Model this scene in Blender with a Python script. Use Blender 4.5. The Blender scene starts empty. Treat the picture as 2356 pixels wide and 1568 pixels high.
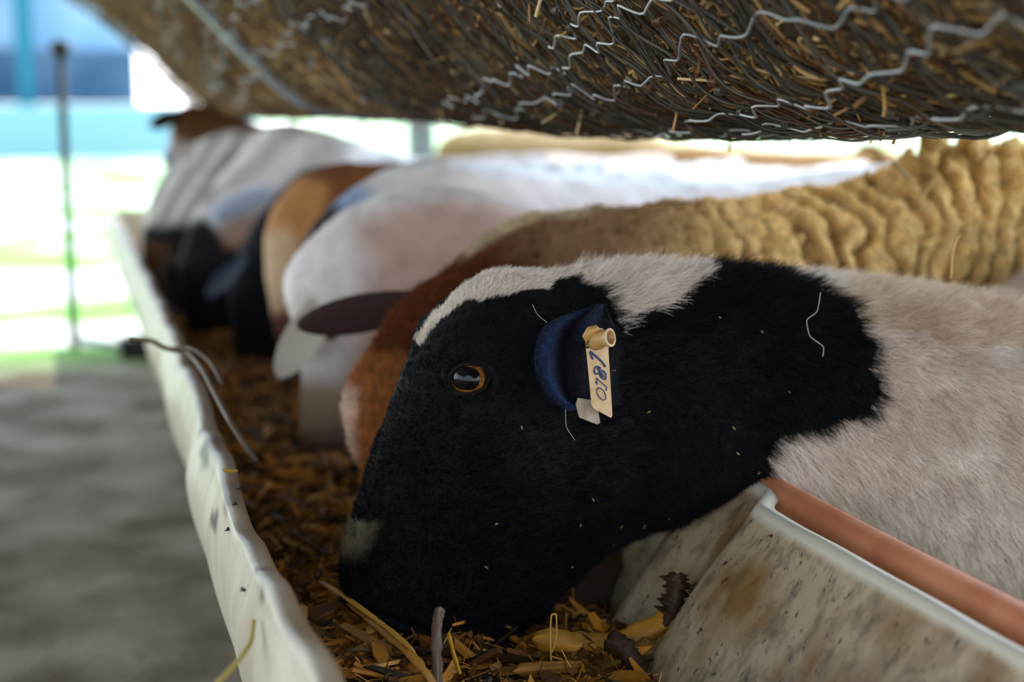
import bpy, math, random
import numpy as np
from mathutils import Vector, Matrix
random.seed(7)
RNG = np.random.default_rng(11)
SC = bpy.context.scene

# ------------------------------------------------------------------ camera
FPX = 3272.0
YAW, PITCH = math.radians(17.42), math.radians(9.11)
CAM = np.array([0.0, 0.0, 0.70])
cd = bpy.data.cameras.new('camera'); cam = bpy.data.objects.new('camera', cd)
SC.collection.objects.link(cam); SC.camera = cam
cam.location = CAM; cam.rotation_euler = (math.pi/2-PITCH, 0, -YAW)
cd.sensor_width = 36.0; cd.lens = FPX/2356*36.0
cd.clip_start = 0.02; cd.clip_end = 300
cd.dof.use_dof = True; cd.dof.focus_distance = 1.065; cd.dof.aperture_fstop = 3.2
cd.dof.aperture_blades = 0

# ------------------------------------------------------------------ light
w = bpy.data.worlds.new('world'); SC.world = w; w.use_nodes = True
nt = w.node_tree; nt.nodes.clear()
bg = nt.nodes.new('ShaderNodeBackground'); wo = nt.nodes.new('ShaderNodeOutputWorld')
tc = nt.nodes.new('ShaderNodeTexCoord'); sp = nt.nodes.new('ShaderNodeSeparateXYZ')
rp = nt.nodes.new('ShaderNodeValToRGB')
nt.links.new(tc.outputs['Generated'], sp.inputs[0]); nt.links.new(sp.outputs['Z'], rp.inputs[0])
rp.color_ramp.elements[0].position = 0.0; rp.color_ramp.elements[0].color = (0.97, 0.98, 1.0, 1)
rp.color_ramp.elements[1].position = 0.55; rp.color_ramp.elements[1].color = (0.55, 0.74, 1.0, 1)
nt.links.new(rp.outputs[0], bg.inputs[0])
vd = nt.nodes.new('ShaderNodeVectorMath'); vd.operation = 'DOT_PRODUCT'; vd.inputs[1].default_value = (0.62, 0.62, 0.48)
nt.links.new(tc.outputs['Generated'], vd.inputs[0])
mr_ = nt.nodes.new('ShaderNodeMapRange'); mr_.inputs[1].default_value = -1; mr_.inputs[2].default_value = 1
mr_.inputs[3].default_value = 0.95; mr_.inputs[4].default_value = 2.9; nt.links.new(vd.outputs['Value'], mr_.inputs[0])
nt.links.new(mr_.outputs[0], bg.inputs[1])       # hazy sky, brighter towards the sun
nt.links.new(bg.outputs[0], wo.inputs[0])
sd = bpy.data.lights.new('sun', 'SUN'); sun = bpy.data.objects.new('sun', sd); SC.collection.objects.link(sun)
sd.energy = 2.4; sd.angle = math.radians(0.6); sd.color = (1.0, 0.95, 0.86)
SUN_DIR = Vector((-0.36, -0.46, -0.81)).normalized()      # the way the light travels
sun.rotation_euler = SUN_DIR.to_track_quat('-Z', 'Y').to_euler(); sun.location = (3, 3, 6)
SC.view_settings.view_transform = 'Standard'; SC.view_settings.look = 'None'
SC.view_settings.gamma = 1; SC.view_settings.use_curve_mapping = False
SC.view_settings.exposure = 1.0
SC.cycles.max_bounces = 6; SC.cycles.diffuse_bounces = 3; SC.cycles.glossy_bounces = 3
SC.cycles.transparent_max_bounces = 6

# ------------------------------------------------------------------ helpers
_cy, _sy, _cp, _sp = math.cos(YAW), math.sin(YAW), math.cos(PITCH), math.sin(PITCH)
R_ = np.array([_cy, -_sy, 0.0]); F_ = np.array([_sy*_cp, _cy*_cp, -_sp]); U_ = np.cross(R_, F_)
def ray(px, py):
    px = np.asarray(px, float); py = np.asarray(py, float)
    return ((px-1178)/FPX)[..., None]*R_ + ((784-py)/FPX)[..., None]*U_ + F_
def at(px, py, Y):
    d = ray(px, py); return CAM + d*((np.asarray(Y)-CAM[1])/d[..., 1])[..., None]
def atz(px, py, Z):
    d = ray(px, py); return CAM + d*((np.asarray(Z)-CAM[2])/d[..., 2])[..., None]
def topx(P):
    d = np.asarray(P, float)-CAM; f = d@F_
    return 1178+FPX*(d@R_)/f, 784-FPX*(d@U_)/f
def lin(c):
    c = np.asarray(c, float)
    return np.where(c <= .04045, c/12.92, ((c+.055)/1.055)**2.4)
def hexc(h): return lin([int(h[i:i+2], 16)/255 for i in (0, 2, 4)])

def _h(ix, iy, iz, s):
    n = (ix.astype(np.int64)*374761393 + iy.astype(np.int64)*668265263 + iz.astype(np.int64)*2147483647 + s*974634777) & 0xffffffff
    n = ((n ^ (n >> 13))*1274126177) & 0xffffffff
    n = ((n ^ (n >> 16))*2246822519) & 0xffffffff
    return ((n ^ (n >> 15)) & 0xffff)/65535.0*2-1
def noise(P, scale, seed=0):
    q = np.asarray(P, float)*scale; i = np.floor(q).astype(np.int64); f = q-i; f = f*f*(3-2*f)
    r = 0
    for a in (0, 1):
        for b in (0, 1):
            for c in (0, 1):
                wgt = (f[..., 0] if a else 1-f[..., 0])*(f[..., 1] if b else 1-f[..., 1])*(f[..., 2] if c else 1-f[..., 2])
                r = r + wgt*_h(i[..., 0]+a, i[..., 1]+b, i[..., 2]+c, seed)
    return r
def fbm(P, scale, seed=0, o=3):
    return sum(noise(P, scale*2**k, seed+k)*0.5**k for k in range(o))
def pchip(x, y, xi):
    x = np.asarray(x, float); y = np.asarray(y, float); h = np.diff(x)
    if y.ndim == 1: y = y[:, None]; sq = True
    else: sq = False
    d = np.diff(y, axis=0)/h[:, None]; m = np.zeros_like(y)
    w1 = (2*h[1:]+h[:-1])[:, None]; w2 = (h[1:]+2*h[:-1])[:, None]
    with np.errstate(all='ignore'):
        mm = (w1+w2)/(w1/d[:-1]+w2/d[1:])
    m[1:-1] = np.where(d[:-1]*d[1:] > 0, mm, 0)
    m[0] = d[0]; m[-1] = d[-1]
    k = np.clip(np.searchsorted(x, xi, side='right')-1, 0, len(h)-1)
    t = ((xi-x[k])/h[k])[:, None]; hk = h[k][:, None]
    r = (2*t**3-3*t**2+1)*y[k]+(t**3-2*t**2+t)*hk*m[k]+(-2*t**3+3*t**2)*y[k+1]+(t**3-t**2)*hk*m[k+1]
    return r[:, 0] if sq else r
def inpoly(u, v, poly):
    r = np.zeros(u.shape, bool); n = len(poly)
    for i in range(n):
        x0, y0 = poly[i]; x1, y1 = poly[i-1]
        if y0 == y1: continue
        c = ((y0 > v) != (y1 > v)) & (u < (x1-x0)*(v-y0)/(y1-y0)+x0); r ^= c
    return r

def new_mesh(name, V, F4=None, F3=None, mat=None, parent=None, col=None, smooth=True, mats=None, fmat=None):
    V = np.asarray(V, np.float32); me = bpy.data.meshes.new(name)
    n4 = 0 if F4 is None else len(F4); n3 = 0 if F3 is None else len(F3)
    me.vertices.add(len(V)); me.vertices.foreach_set('co', V.ravel())
    idx = []; st = []
    if n4: idx.append(np.asarray(F4, np.int32).ravel()); st.append(np.arange(n4)*4)
    if n3: idx.append(np.asarray(F3, np.int32).ravel()); st.append(n4*4+np.arange(n3)*3)
    idx = np.concatenate(idx); st = np.concatenate(st)
    me.loops.add(len(idx)); me.loops.foreach_set('vertex_index', idx.astype(np.int32))
    me.polygons.add(n4+n3); me.polygons.foreach_set('loop_start', st.astype(np.int32))
    me.polygons.foreach_set('use_smooth', np.full(n4+n3, smooth))
    if mats:
        for m in mats: me.materials.append(m)
        if fmat is not None: me.polygons.foreach_set('material_index', np.asarray(fmat, np.int32))
    elif mat: me.materials.append(mat)
    if col is not None:
        a = me.color_attributes.new('Col', 'FLOAT_COLOR', 'POINT')
        c4 = np.ones((len(V), 4), np.float32); c4[:, :3] = col; a.data.foreach_set('color', c4.ravel())
    me.update(calc_edges=True); me.validate()
    o = bpy.data.objects.new(name, me); SC.collection.objects.link(o)
    if parent: o.parent = parent
    return o
class MB:
    def __init__(s): s.V = []; s.F4 = []; s.F3 = []; s.C = []; s.n = 0
    def add(s, V, F4=None, F3=None, col=(1, 1, 1)):
        V = np.asarray(V, float)
        if F4 is not None and len(F4): s.F4.append(np.asarray(F4)+s.n)
        if F3 is not None and len(F3): s.F3.append(np.asarray(F3)+s.n)
        s.V.append(V); c = np.asarray(col, float); s.C.append(np.broadcast_to(c, (len(V), 3))); s.n += len(V)
    def tube(s, P, r, n=6, col=(1, 1, 1), flat=1.0, cap=True):
        P = np.asarray(P, float); m = len(P); r = np.broadcast_to(np.asarray(r, float), (m,))
        T = np.gradient(P, axis=0); T /= np.linalg.norm(T, axis=1)[:, None]+1e-12
        ref = np.array([0, 0, 1.0]) if abs(T[:, 2]).mean() < .8 else np.array([1.0, 0, 0])
        A = np.cross(T, ref); A /= np.linalg.norm(A, axis=1)[:, None]+1e-12; B = np.cross(T, A)
        ph = np.arange(n)/n*2*math.pi
        V = P[:, None]+r[:, None, None]*(np.cos(ph)[None, :, None]*A[:, None]+flat*np.sin(ph)[None, :, None]*B[:, None])
        V = V.reshape(-1, 3); i = np.arange(m-1)[:, None]*n; j = np.arange(n)[None]
        F = np.stack([i+j, i+(j+1) % n, i+n+(j+1) % n, i+n+j], -1).reshape(-1, 4)
        F3 = None
        if cap:
            V = np.vstack([V, P[0], P[-1]]); a, b = m*n, m*n+1; jj = np.arange(n); k = (jj+1) % n
            F3 = np.vstack([np.stack([np.full(n, a), k, jj], 1), np.stack([np.full(n, b), (m-1)*n+jj, (m-1)*n+k], 1)])
        s.add(V, F, F3, col)
    def box(s, lo, hi, col=(1, 1, 1), M=None):
        lo = np.asarray(lo, float); hi = np.asarray(hi, float)
        V = np.array([[(lo, hi)[i][0], (lo, hi)[j][1], (lo, hi)[k][2]] for i in (0, 1) for j in (0, 1) for k in (0, 1)])
        if M is not None: V = V@np.asarray(M)[:3, :3].T+np.asarray(M)[:3, 3]
        s.add(V, [[0, 1, 3, 2], [4, 6, 7, 5], [0, 4, 5, 1], [2, 3, 7, 6], [0, 2, 6, 4], [1, 5, 7, 3]], None, col)
    def prism(s, poly, off, col=(1, 1, 1)):
        P = np.asarray(poly, float); n = len(P); off = np.asarray(off, float)
        V = np.vstack([P, P+off]); j = np.arange(n); k = (j+1) % n
        F = np.stack([j, k, n+k, n+j], 1)
        F3 = [[0, i+1, i] for i in range(1, n-1)]+[[n, n+i, n+i+1] for i in range(1, n-1)]
        s.add(V, F, F3, col)
    def ell(s, c, r, n=12, col=(1, 1, 1), M=None):
        th = np.linspace(0, math.pi, n)[1:-1]; ph = np.arange(2*n)/(2*n)*2*math.pi
        V = np.stack([np.sin(th)[:, None]*np.cos(ph), np.sin(th)[:, None]*np.sin(ph), np.cos(th)[:, None]+0*ph], -1).reshape(-1, 3)
        V = np.vstack([V, [0, 0, 1], [0, 0, -1]])*np.asarray(r, float)
        if M is not None: V = V@np.asarray(M)[:3, :3].T
        V = V+np.asarray(c, float); m = n-2; w_ = 2*n
        i = np.arange(m-1)[:, None]*w_; j = np.arange(w_)[None]
        F = np.stack([i+j, i+w_+j, i+w_+(j+1) % w_, i+(j+1) % w_], -1).reshape(-1, 4)
        jj = np.arange(w_); k = (jj+1) % w_
        F3 = np.vstack([np.stack([np.full(w_, m*w_), jj, k], 1), np.stack([np.full(w_, m*w_+1), (m-1)*w_+k, (m-1)*w_+jj], 1)])
        s.add(V, F, F3, col)
    def build(s, name, mat, parent=None, smooth=True):
        return new_mesh(name, np.vstack(s.V), np.vstack(s.F4) if s.F4 else None, np.vstack(s.F3) if s.F3 else None,
                        mat, parent, np.vstack(s.C), smooth)
def grid_faces(m, n, wrap=False):
    i = np.arange(m-1)[:, None]; j = np.arange(n if wrap else n-1)[None]; k = (j+1) % n if wrap else j+1
    return np.stack([i*n+j, i*n+k, (i+1)*n+k, (i+1)*n+j], -1).reshape(-1, 4)
def strands(name, P, rad, col, mat, parent=None):
    """P (n, k, 3) hair points, rad (n, k), col (n, 3) -> one hair curves object"""
    n, k = P.shape[:2]; hc = bpy.data.hair_curves.new(name)
    hc.add_curves([k]*n)
    hc.attributes['position'].data.foreach_set('vector', P.astype(np.float32).ravel())
    a = hc.attributes.get('radius') or hc.attributes.new('radius', 'FLOAT', 'POINT')
    a.data.foreach_set('value', np.broadcast_to(rad, (n, k)).astype(np.float32).ravel())
    a = hc.attributes.new('Col', 'FLOAT_COLOR', 'CURVE'); c = np.ones((n, 4), np.float32); c[:, :3] = col
    a.data.foreach_set('color', c.ravel())
    hc.materials.append(mat)
    o = bpy.data.objects.new(name, hc); SC.collection.objects.link(o)
    if parent: o.parent = parent
    return o
def tag(o, label=None, cat=None, group=None, kind=None):
    if label: o['label'] = label
    if cat: o['category'] = cat
    if group: o['group'] = group
    if kind: o['kind'] = kind
    return o
def empty(name, loc=(0, 0, 0)):
    o = bpy.data.objects.new(name, None); SC.collection.objects.link(o); o.location = loc; return o
def settle(root):
    """children were built in world coordinates: keep them there under a placed Empty"""
    M = Matrix.Translation(root.location).inverted()
    for c in SC.objects:
        if c.parent == root: c.matrix_parent_inverse = M
    return root

# ------------------------------------------------------------------ materials
def mat(name, col=(.5, .5, .5), rough=.6, spec=.4, attr=False, bump=None, sheen=0, metal=0, var=None, vscale=8, coat=0):
    m = bpy.data.materials.new(name); m.use_nodes = True; N = m.node_tree.nodes; L = m.node_tree.links
    b = N['Principled BSDF']; b.inputs['Roughness'].default_value = rough
    b.inputs['Specular IOR Level'].default_value = spec; b.inputs['Metallic'].default_value = metal
    b.inputs['Coat Weight'].default_value = coat
    if sheen: b.inputs['Sheen Weight'].default_value = sheen; b.inputs['Sheen Roughness'].default_value = .5
    b.inputs['Base Color'].default_value = (*col, 1)
    src = None
    if attr:
        a = N.new('ShaderNodeAttribute'); a.attribute_name = 'Col'; src = a.outputs['Color']
    g = N.new('ShaderNodeNewGeometry')
    if var is not None:
        n = N.new('ShaderNodeTexNoise'); n.inputs['Scale'].default_value = vscale; n.inputs['Detail'].default_value = 6
        L.new(g.outputs['Position'], n.inputs['Vector'])
        r = N.new('ShaderNodeValToRGB'); r.color_ramp.elements[0].position = .35; r.color_ramp.elements[1].position = .68
        r.color_ramp.elements[0].color = (*col, 1); r.color_ramp.elements[1].color = (*var, 1)
        L.new(n.outputs['Fac'], r.inputs[0])
        if src is not None:
            mx = N.new('ShaderNodeMix'); mx.data_type = 'RGBA'; mx.blend_type = 'MULTIPLY'; mx.inputs[0].default_value = 1
            L.new(src, mx.inputs[6]); L.new(r.outputs[0], mx.inputs[7]); src = mx.outputs[2]
        else: src = r.outputs[0]
    if src is not None: L.new(src, b.inputs['Base Color'])
    if bump:
        n = N.new('ShaderNodeTexNoise'); n.inputs['Scale'].default_value = bump[0]; n.inputs['Detail'].default_value = 5
        L.new(g.outputs['Position'], n.inputs['Vector'])
        bp = N.new('ShaderNodeBump'); bp.inputs['Strength'].default_value = bump[1]; bp.inputs['Distance'].default_value = bump[2]
        L.new(n.outputs['Fac'], bp.inputs['Height']); L.new(bp.outputs[0], b.inputs['Normal'])
    return m
M_skin = mat('skin', attr=True, rough=.75, spec=.2, bump=(500, .5, .002), sheen=.03)
M_wool = mat('wool', attr=True, rough=.95, spec=.1, bump=(330, 1.0, .006), sheen=.08)
M_fur = mat('fur', attr=True, rough=.5, spec=.2)
M_fuzz = mat('fuzz', attr=True, rough=.8, spec=.15)
M_hay = mat('hay', attr=True, rough=.7, spec=.25)
M_feed = mat('feed', attr=True, rough=.6, spec=.35, bump=(400, .6, .001))
M_straw = mat('straw', attr=True, rough=.5, spec=.4)
M_wire = mat('wire', attr=True, rough=.42, spec=.5, metal=.45)
M_bar = mat('galvanised', lin([.50, .53, .58]), rough=.5, metal=.3, var=lin([.62, .66, .70]), vscale=30)
M_tag = mat('tag_plastic', attr=True, rough=.4, spec=.5, var=(.75, .70, .62), vscale=160)
M_tag.node_tree.nodes['Color Ramp'].color_ramp.elements[0].color = (1, 1, 1, 1)
M_ink = mat('ink', lin([.20, .25, .42]), rough=.5)
M_dark = mat('dark_speck', lin([.10, .08, .08]), rough=.5)
M_orange = mat('rusty_orange', lin([.72, .42, .28]), rough=.6, var=lin([.80, .52, .36]), vscale=25)

# ------------------------------------------------------------------ setting
def ground_mat():
    m = bpy.data.materials.new('ground'); m.use_nodes = True; N = m.node_tree.nodes; L = m.node_tree.links
    b = N['Principled BSDF']; b.inputs['Roughness'].default_value = .9; b.inputs['Specular IOR Level'].default_value = .2
    g = N.new('ShaderNodeNewGeometry')
    def nz(sc, det, vec=None):
        n = N.new('ShaderNodeTexNoise'); n.inputs['Scale'].default_value = sc; n.inputs['Detail'].default_value = det
        L.new(vec or g.outputs['Position'], n.inputs['Vector']); return n
    def ramp(src, p0, c0, p1, c1):
        r = N.new('ShaderNodeValToRGB'); e = r.color_ramp.elements; e[0].position = p0; e[1].position = p1
        e[0].color = (*c0, 1); e[1].color = (*c1, 1); L.new(src, r.inputs[0]); return r
    c1 = ramp(nz(5, 8).outputs['Fac'], .38, lin([.38, .33, .25]), .66, lin([.60, .57, .50]))
    c2 = ramp(nz(.9, 3).outputs['Fac'], .44, lin([.86, .85, .80]), .54, lin([.50, .70, .30]))
    s = N.new('ShaderNodeSeparateXYZ'); L.new(g.outputs['Position'], s.inputs[0])
    mr = N.new('ShaderNodeMapRange'); mr.inputs[1].default_value = 4.0; mr.inputs[2].default_value = 4.4; L.new(s.outputs['Y'], mr.inputs[0])
    mx = N.new('ShaderNodeMix'); mx.data_type = 'RGBA'; L.new(mr.outputs[0], mx.inputs[0]); L.new(c1.outputs[0], mx.inputs[6]); L.new(c2.outputs[0], mx.inputs[7])
    L.new(mx.outputs[2], b.inputs['Base Color'])
    bp = N.new('ShaderNodeBump'); bp.inputs['Strength'].default_value = .5; bp.inputs['Distance'].default_value = .01
    L.new(nz(60, 5).outputs['Fac'], bp.inputs['Height']); L.new(bp.outputs[0], b.inputs['Normal'])
    return m
b = MB(); b.box((-60, -8, -.1), (80, 120, 0)); tag(b.build('ground', ground_mat(), smooth=False), kind='structure')
# roof that shades the feeding place, with a gently uneven eave
SUNK = 2.6/abs(SUN_DIR.z)
def roof():
    xs = np.linspace(-5, 2.2, 60); y_eave = 3.78-SUN_DIR.y*SUNK+.16*np.sin(xs*3.1)+.06*np.sin(xs*7.3+1)
    P = [(-5, -2.2, 2.6)]+[(x, y, 2.6) for x, y in zip(xs, y_eave)]+[(2.2, -2.2, 2.6)]
    b = MB(); n = len(P); V = np.array(P); V = np.vstack([V, V+[0, 0, .05]])
    me = bpy.data.meshes.new('roof'); me.from_pydata([tuple(v) for v in V], [], [list(range(n)), list(range(2*n-1, n-1, -1))]+[[i, (i+1) % n, n+(i+1) % n, n+i][::-1] for i in range(n)])
    me.materials.append(mat('roof_sheet', lin([.55, .55, .53]), rough=.6))
    o = bpy.data.objects.new('roof', me); SC.collection.objects.link(o); tag(o, kind='structure')
roof()
# building far behind, on the left
M_pale = mat('pale_blue_wall', lin([.44, .58, .72]), rough=.8, var=lin([.56, .66, .76]), vscale=1.2)
M_blue = mat('blue_wall', lin([.16, .30, .42]), rough=.8, var=lin([.34, .42, .54]), vscale=1.5)
M_low = mat('haze_slab', lin([.50, .66, .72]), rough=.8)
M_teal = mat('teal_paint', lin([.0, .40, .50]), rough=.5)
bd = empty('building', (-3, 25, 0))
b = MB(); b.box((-9, 25, 1.72), (1.3, 25.4, 5.2)); b.build('upper_wall', M_pale, bd, False)
b = MB(); b.box((-9, 24.9, .84), (1.25, 25.4, 1.72)); b.build('lower_wall', M_blue, bd, False)
b = MB(); b.box((-9.2, 24.6, 5.2), (1.5, 26, 5.35)); b.build('roof_edge', M_pale, bd, False)
tag(settle(bd), 'pale blue building with a darker blue lower wall far behind the trough', 'building')
b = MB(); b.box((-.62, 24.2, 0), (-.36, 24.46, 5.0)); tag(b.build('painted_post', M_teal, smooth=False), 'teal painted post in front of the pale blue building', 'post')
b = MB(); b.box((-12, 23.4, 0), (3, 23.6, .82)); tag(b.build('haze_slab', M_low, smooth=False), 'pale cyan slab standing in for ground haze in front of the far building', 'wall')  # slab added as a stand-in for the pale cyan ground haze
# slim metal stand by the end of the trough
fs = empty('metal_stand', (.05, 4.2, 0))
p0 = atz(172, 800, 0.0)
b = MB(); b.tube([(p0[0], p0[1], 0), (p0[0], p0[1], .86)], .014, 10); b.build('post', mat('dark_steel', lin([.25, .27, .30]), rough=.6), fs)
b = MB(); b.ell((p0[0], p0[1], .885), (.03, .03, .028), 10); b.build('post_cap', M_dark, fs)
p1 = atz(300, 806, .02)
b = MB(); b.tube([(p0[0], p0[1], .03), (p1[0]-.02, p1[1], .03)], .011, 8); b.build('floor_rail', M_bar, fs)
b = MB(); b.box((p1[0]-.03, p1[1]-.04, 0), (p1[0]+.05, p1[1]+.04, .06)); b.build('foot_block', M_dark, fs, False)
fs.location = (p0[0], p0[1], 0)
tag(settle(fs), 'thin grey metal post with a floor rail on the sunlit yard', 'post')
# grey roof post behind the sheep
q = at(968, 300, 4.6)
b = MB(); b.tube([(q[0], q[1], 0), (q[0], q[1], 2.62)], .045, 16); b.box((q[0]-.09, q[1]-.09, 0), (q[0]+.09, q[1]+.09, .02))
tag(b.build('steel_post', M_bar), 'grey steel post standing behind the row of sheep', 'post')

# ------------------------------------------------------------------ trough
def trough_mat():
    m = bpy.data.materials.new('white_plastic'); m.use_nodes = True; N = m.node_tree.nodes; L = m.node_tree.links
    b = N['Principled BSDF']; b.inputs['Roughness'].default_value = .42; b.inputs['Specular IOR Level'].default_value = .4
    g = N.new('ShaderNodeNewGeometry'); a = N.new('ShaderNodeAttribute'); a.attribute_name = 'Col'
    mp = N.new('ShaderNodeMapping'); mp.inputs['Scale'].default_value = (1, 1, .28); L.new(g.outputs['Position'], mp.inputs[0])
    def nz(sc, det, rough=.5):
        n = N.new('ShaderNodeTexNoise'); n.inputs['Scale'].default_value = sc; n.inputs['Detail'].default_value = det
        n.inputs['Roughness'].default_value = rough; L.new(mp.outputs[0], n.inputs['Vector']); return n.outputs['Fac']
    def ramp(src, p0, p1):
        r = N.new('ShaderNodeMapRange'); r.inputs[1].default_value = p0; r.inputs[2].default_value = p1; L.new(src, r.inputs[0]); return r.outputs[0]
    def mix(f, A, Bc):
        x = N.new('ShaderNodeMix'); x.data_type = 'RGBA'; L.new(f, x.inputs[0])
        if isinstance(A, tuple): x.inputs[6].default_value = A
        else: L.new(A, x.inputs[6])
        x.inputs[7].default_value = Bc; return x.outputs[2]
    def mul(p, q):
        x = N.new('ShaderNodeMath'); x.operation = 'MULTIPLY'; L.new(p, x.inputs[0])
        if isinstance(q, float): x.inputs[1].default_value = q
        else: L.new(q, x.inputs[1])
        return x.outputs[0]
    sep = N.new('ShaderNodeSeparateColor'); L.new(a.outputs['Color'], sep.inputs[0])
    dirt_shade = sep.outputs[0]            # inside: dirt, plus shade put into a darker base colour; outside cleaner
    c = mix(dirt_shade, (*lin([.87, .84, .76]), 1), (*lin([.71, .63, .51]), 1)); c = mix(mul(ramp(nz(17, 5), .48, .66), dirt_shade), c, (*lin([.52, .38, .19]), 1))
    c = mix(mul(ramp(nz(60, 6, .7), .48, .72), dirt_shade), c, (*lin([.36, .31, .26]), 1))
    c = mix(mul(ramp(nz(170, 3, .6), .62, .70), dirt_shade), c, (*lin([.20, .14, .10]), 1))
    c = mix(sep.outputs[1], c, (*lin([.50, .40, .29]), 1))
    c = mix(sep.outputs[2], c, (*lin([.22, .15, .10]), 1))
    L.new(c, b.inputs['Base Color'])
    bp = N.new('ShaderNodeBump'); bp.inputs['Strength'].default_value = .25; bp.inputs['Distance'].default_value = .002
    L.new(nz(90, 4), bp.inputs['Height']); L.new(bp.outputs[0], b.inputs['Normal'])
    return m
M_tr = trough_mat()
RIM = .40
_l = atz(*np.array([(850, 1740), (770, 1568), (665, 1402), (592, 1250), (550, 1167), (528, 1084), (500, 1010), (462, 905), (405, 770), (335, 625), (278, 520), (242, 466)], float).T, RIM)
_ly = np.concatenate([[-.4], _l[:, 1]]); _lx = np.concatenate([[_l[0, 0]], _l[:, 0]])
def rim_left(Y): return pchip(_ly, _lx, np.asarray(Y, float))
_r = atz(*np.array([(2900, 1785), (2356, 1488), (2100, 1350), (1900, 1240), (1762, 1160)], float).T, RIM)
_ry = np.concatenate([[-.4], _r[:, 1], [_r[-1, 1]+.05, 1.25, 1.6, 5]]); _rx = np.concatenate([[_r[0, 0]], _r[:, 0], [_r[-1, 0]+.03, .55, .56, .56]])
def rim_right(Y): return pchip(_ry, _rx, np.asarray(Y, float))
TY = (-.3, 4.62)
# section: fraction across (0 left rim .. 1 right rim), height
_sec = np.array([(0, RIM), (-.03, .35), (.01, .27), (.13, .215), (.32, .185), (.52, .185), (.66, .22), (.78, .285), (.89, .35), (1, RIM)])
def smooth_(a, b_, x):
    t = np.clip((x-a)/(b_-a), 0, 1); return t*t*(3-2*t)
def trough_pt(t, Y, grow=0.0):
    """t 0..1 along the section"""
    d = np.concatenate([[0], np.cumsum(np.linalg.norm(np.diff(_sec*[.4, 1], axis=0), axis=1))]); d /= d[-1]
    s = pchip(d, _sec, t.ravel()); fr = s[:, 0].reshape(t.shape); z = s[:, 1].reshape(t.shape)
    xl = rim_left(Y.ravel()).reshape(Y.shape); xr = rim_right(Y.ravel()).reshape(Y.shape)
    x = xl+(xr-xl)*fr
    e = 1e-3; s2 = pchip(d, _sec, np.clip(t.ravel()+e, 0, 1)); s1 = pchip(d, _sec, np.clip(t.ravel()-e, 0, 1))
    tg = (s2-s1)*[.4, 1]; tg /= np.linalg.norm(tg, axis=1)[:, None]+1e-12
    nx = tg[:, 1].reshape(t.shape); nz_ = -tg[:, 0].reshape(t.shape)      # outward is (-,-)
    right = np.clip((t-.55)/.3, 0, 1); right = right*right*(3-2*right)
    left = np.clip((.3-t)/.25, 0, 1)
    x = x+np.clip((t-.5)/.3, 0, 1)*smooth_(1.0, .85, t)*.050*smooth_(1.07, 1.17, Y)*smooth_(2.6, 1.6, Y)
    pl = .013*np.sin(Y*42+z*10)*np.exp(-((Y-1.12)/.16)**2)+.006*np.sin(Y*9+1)+.004*np.sin(Y*23+2)
    x = x+right*pl*smooth_(1.0, .86, t)+left*(.005*np.sin(Y*12+1.5)+.003*np.sin(Y*31))*np.clip((RIM-z)/.05, 0, 1)
    return np.stack([x-nx*grow*0-grow*(-nx), Y, z+nz_*grow], -1)
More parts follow.
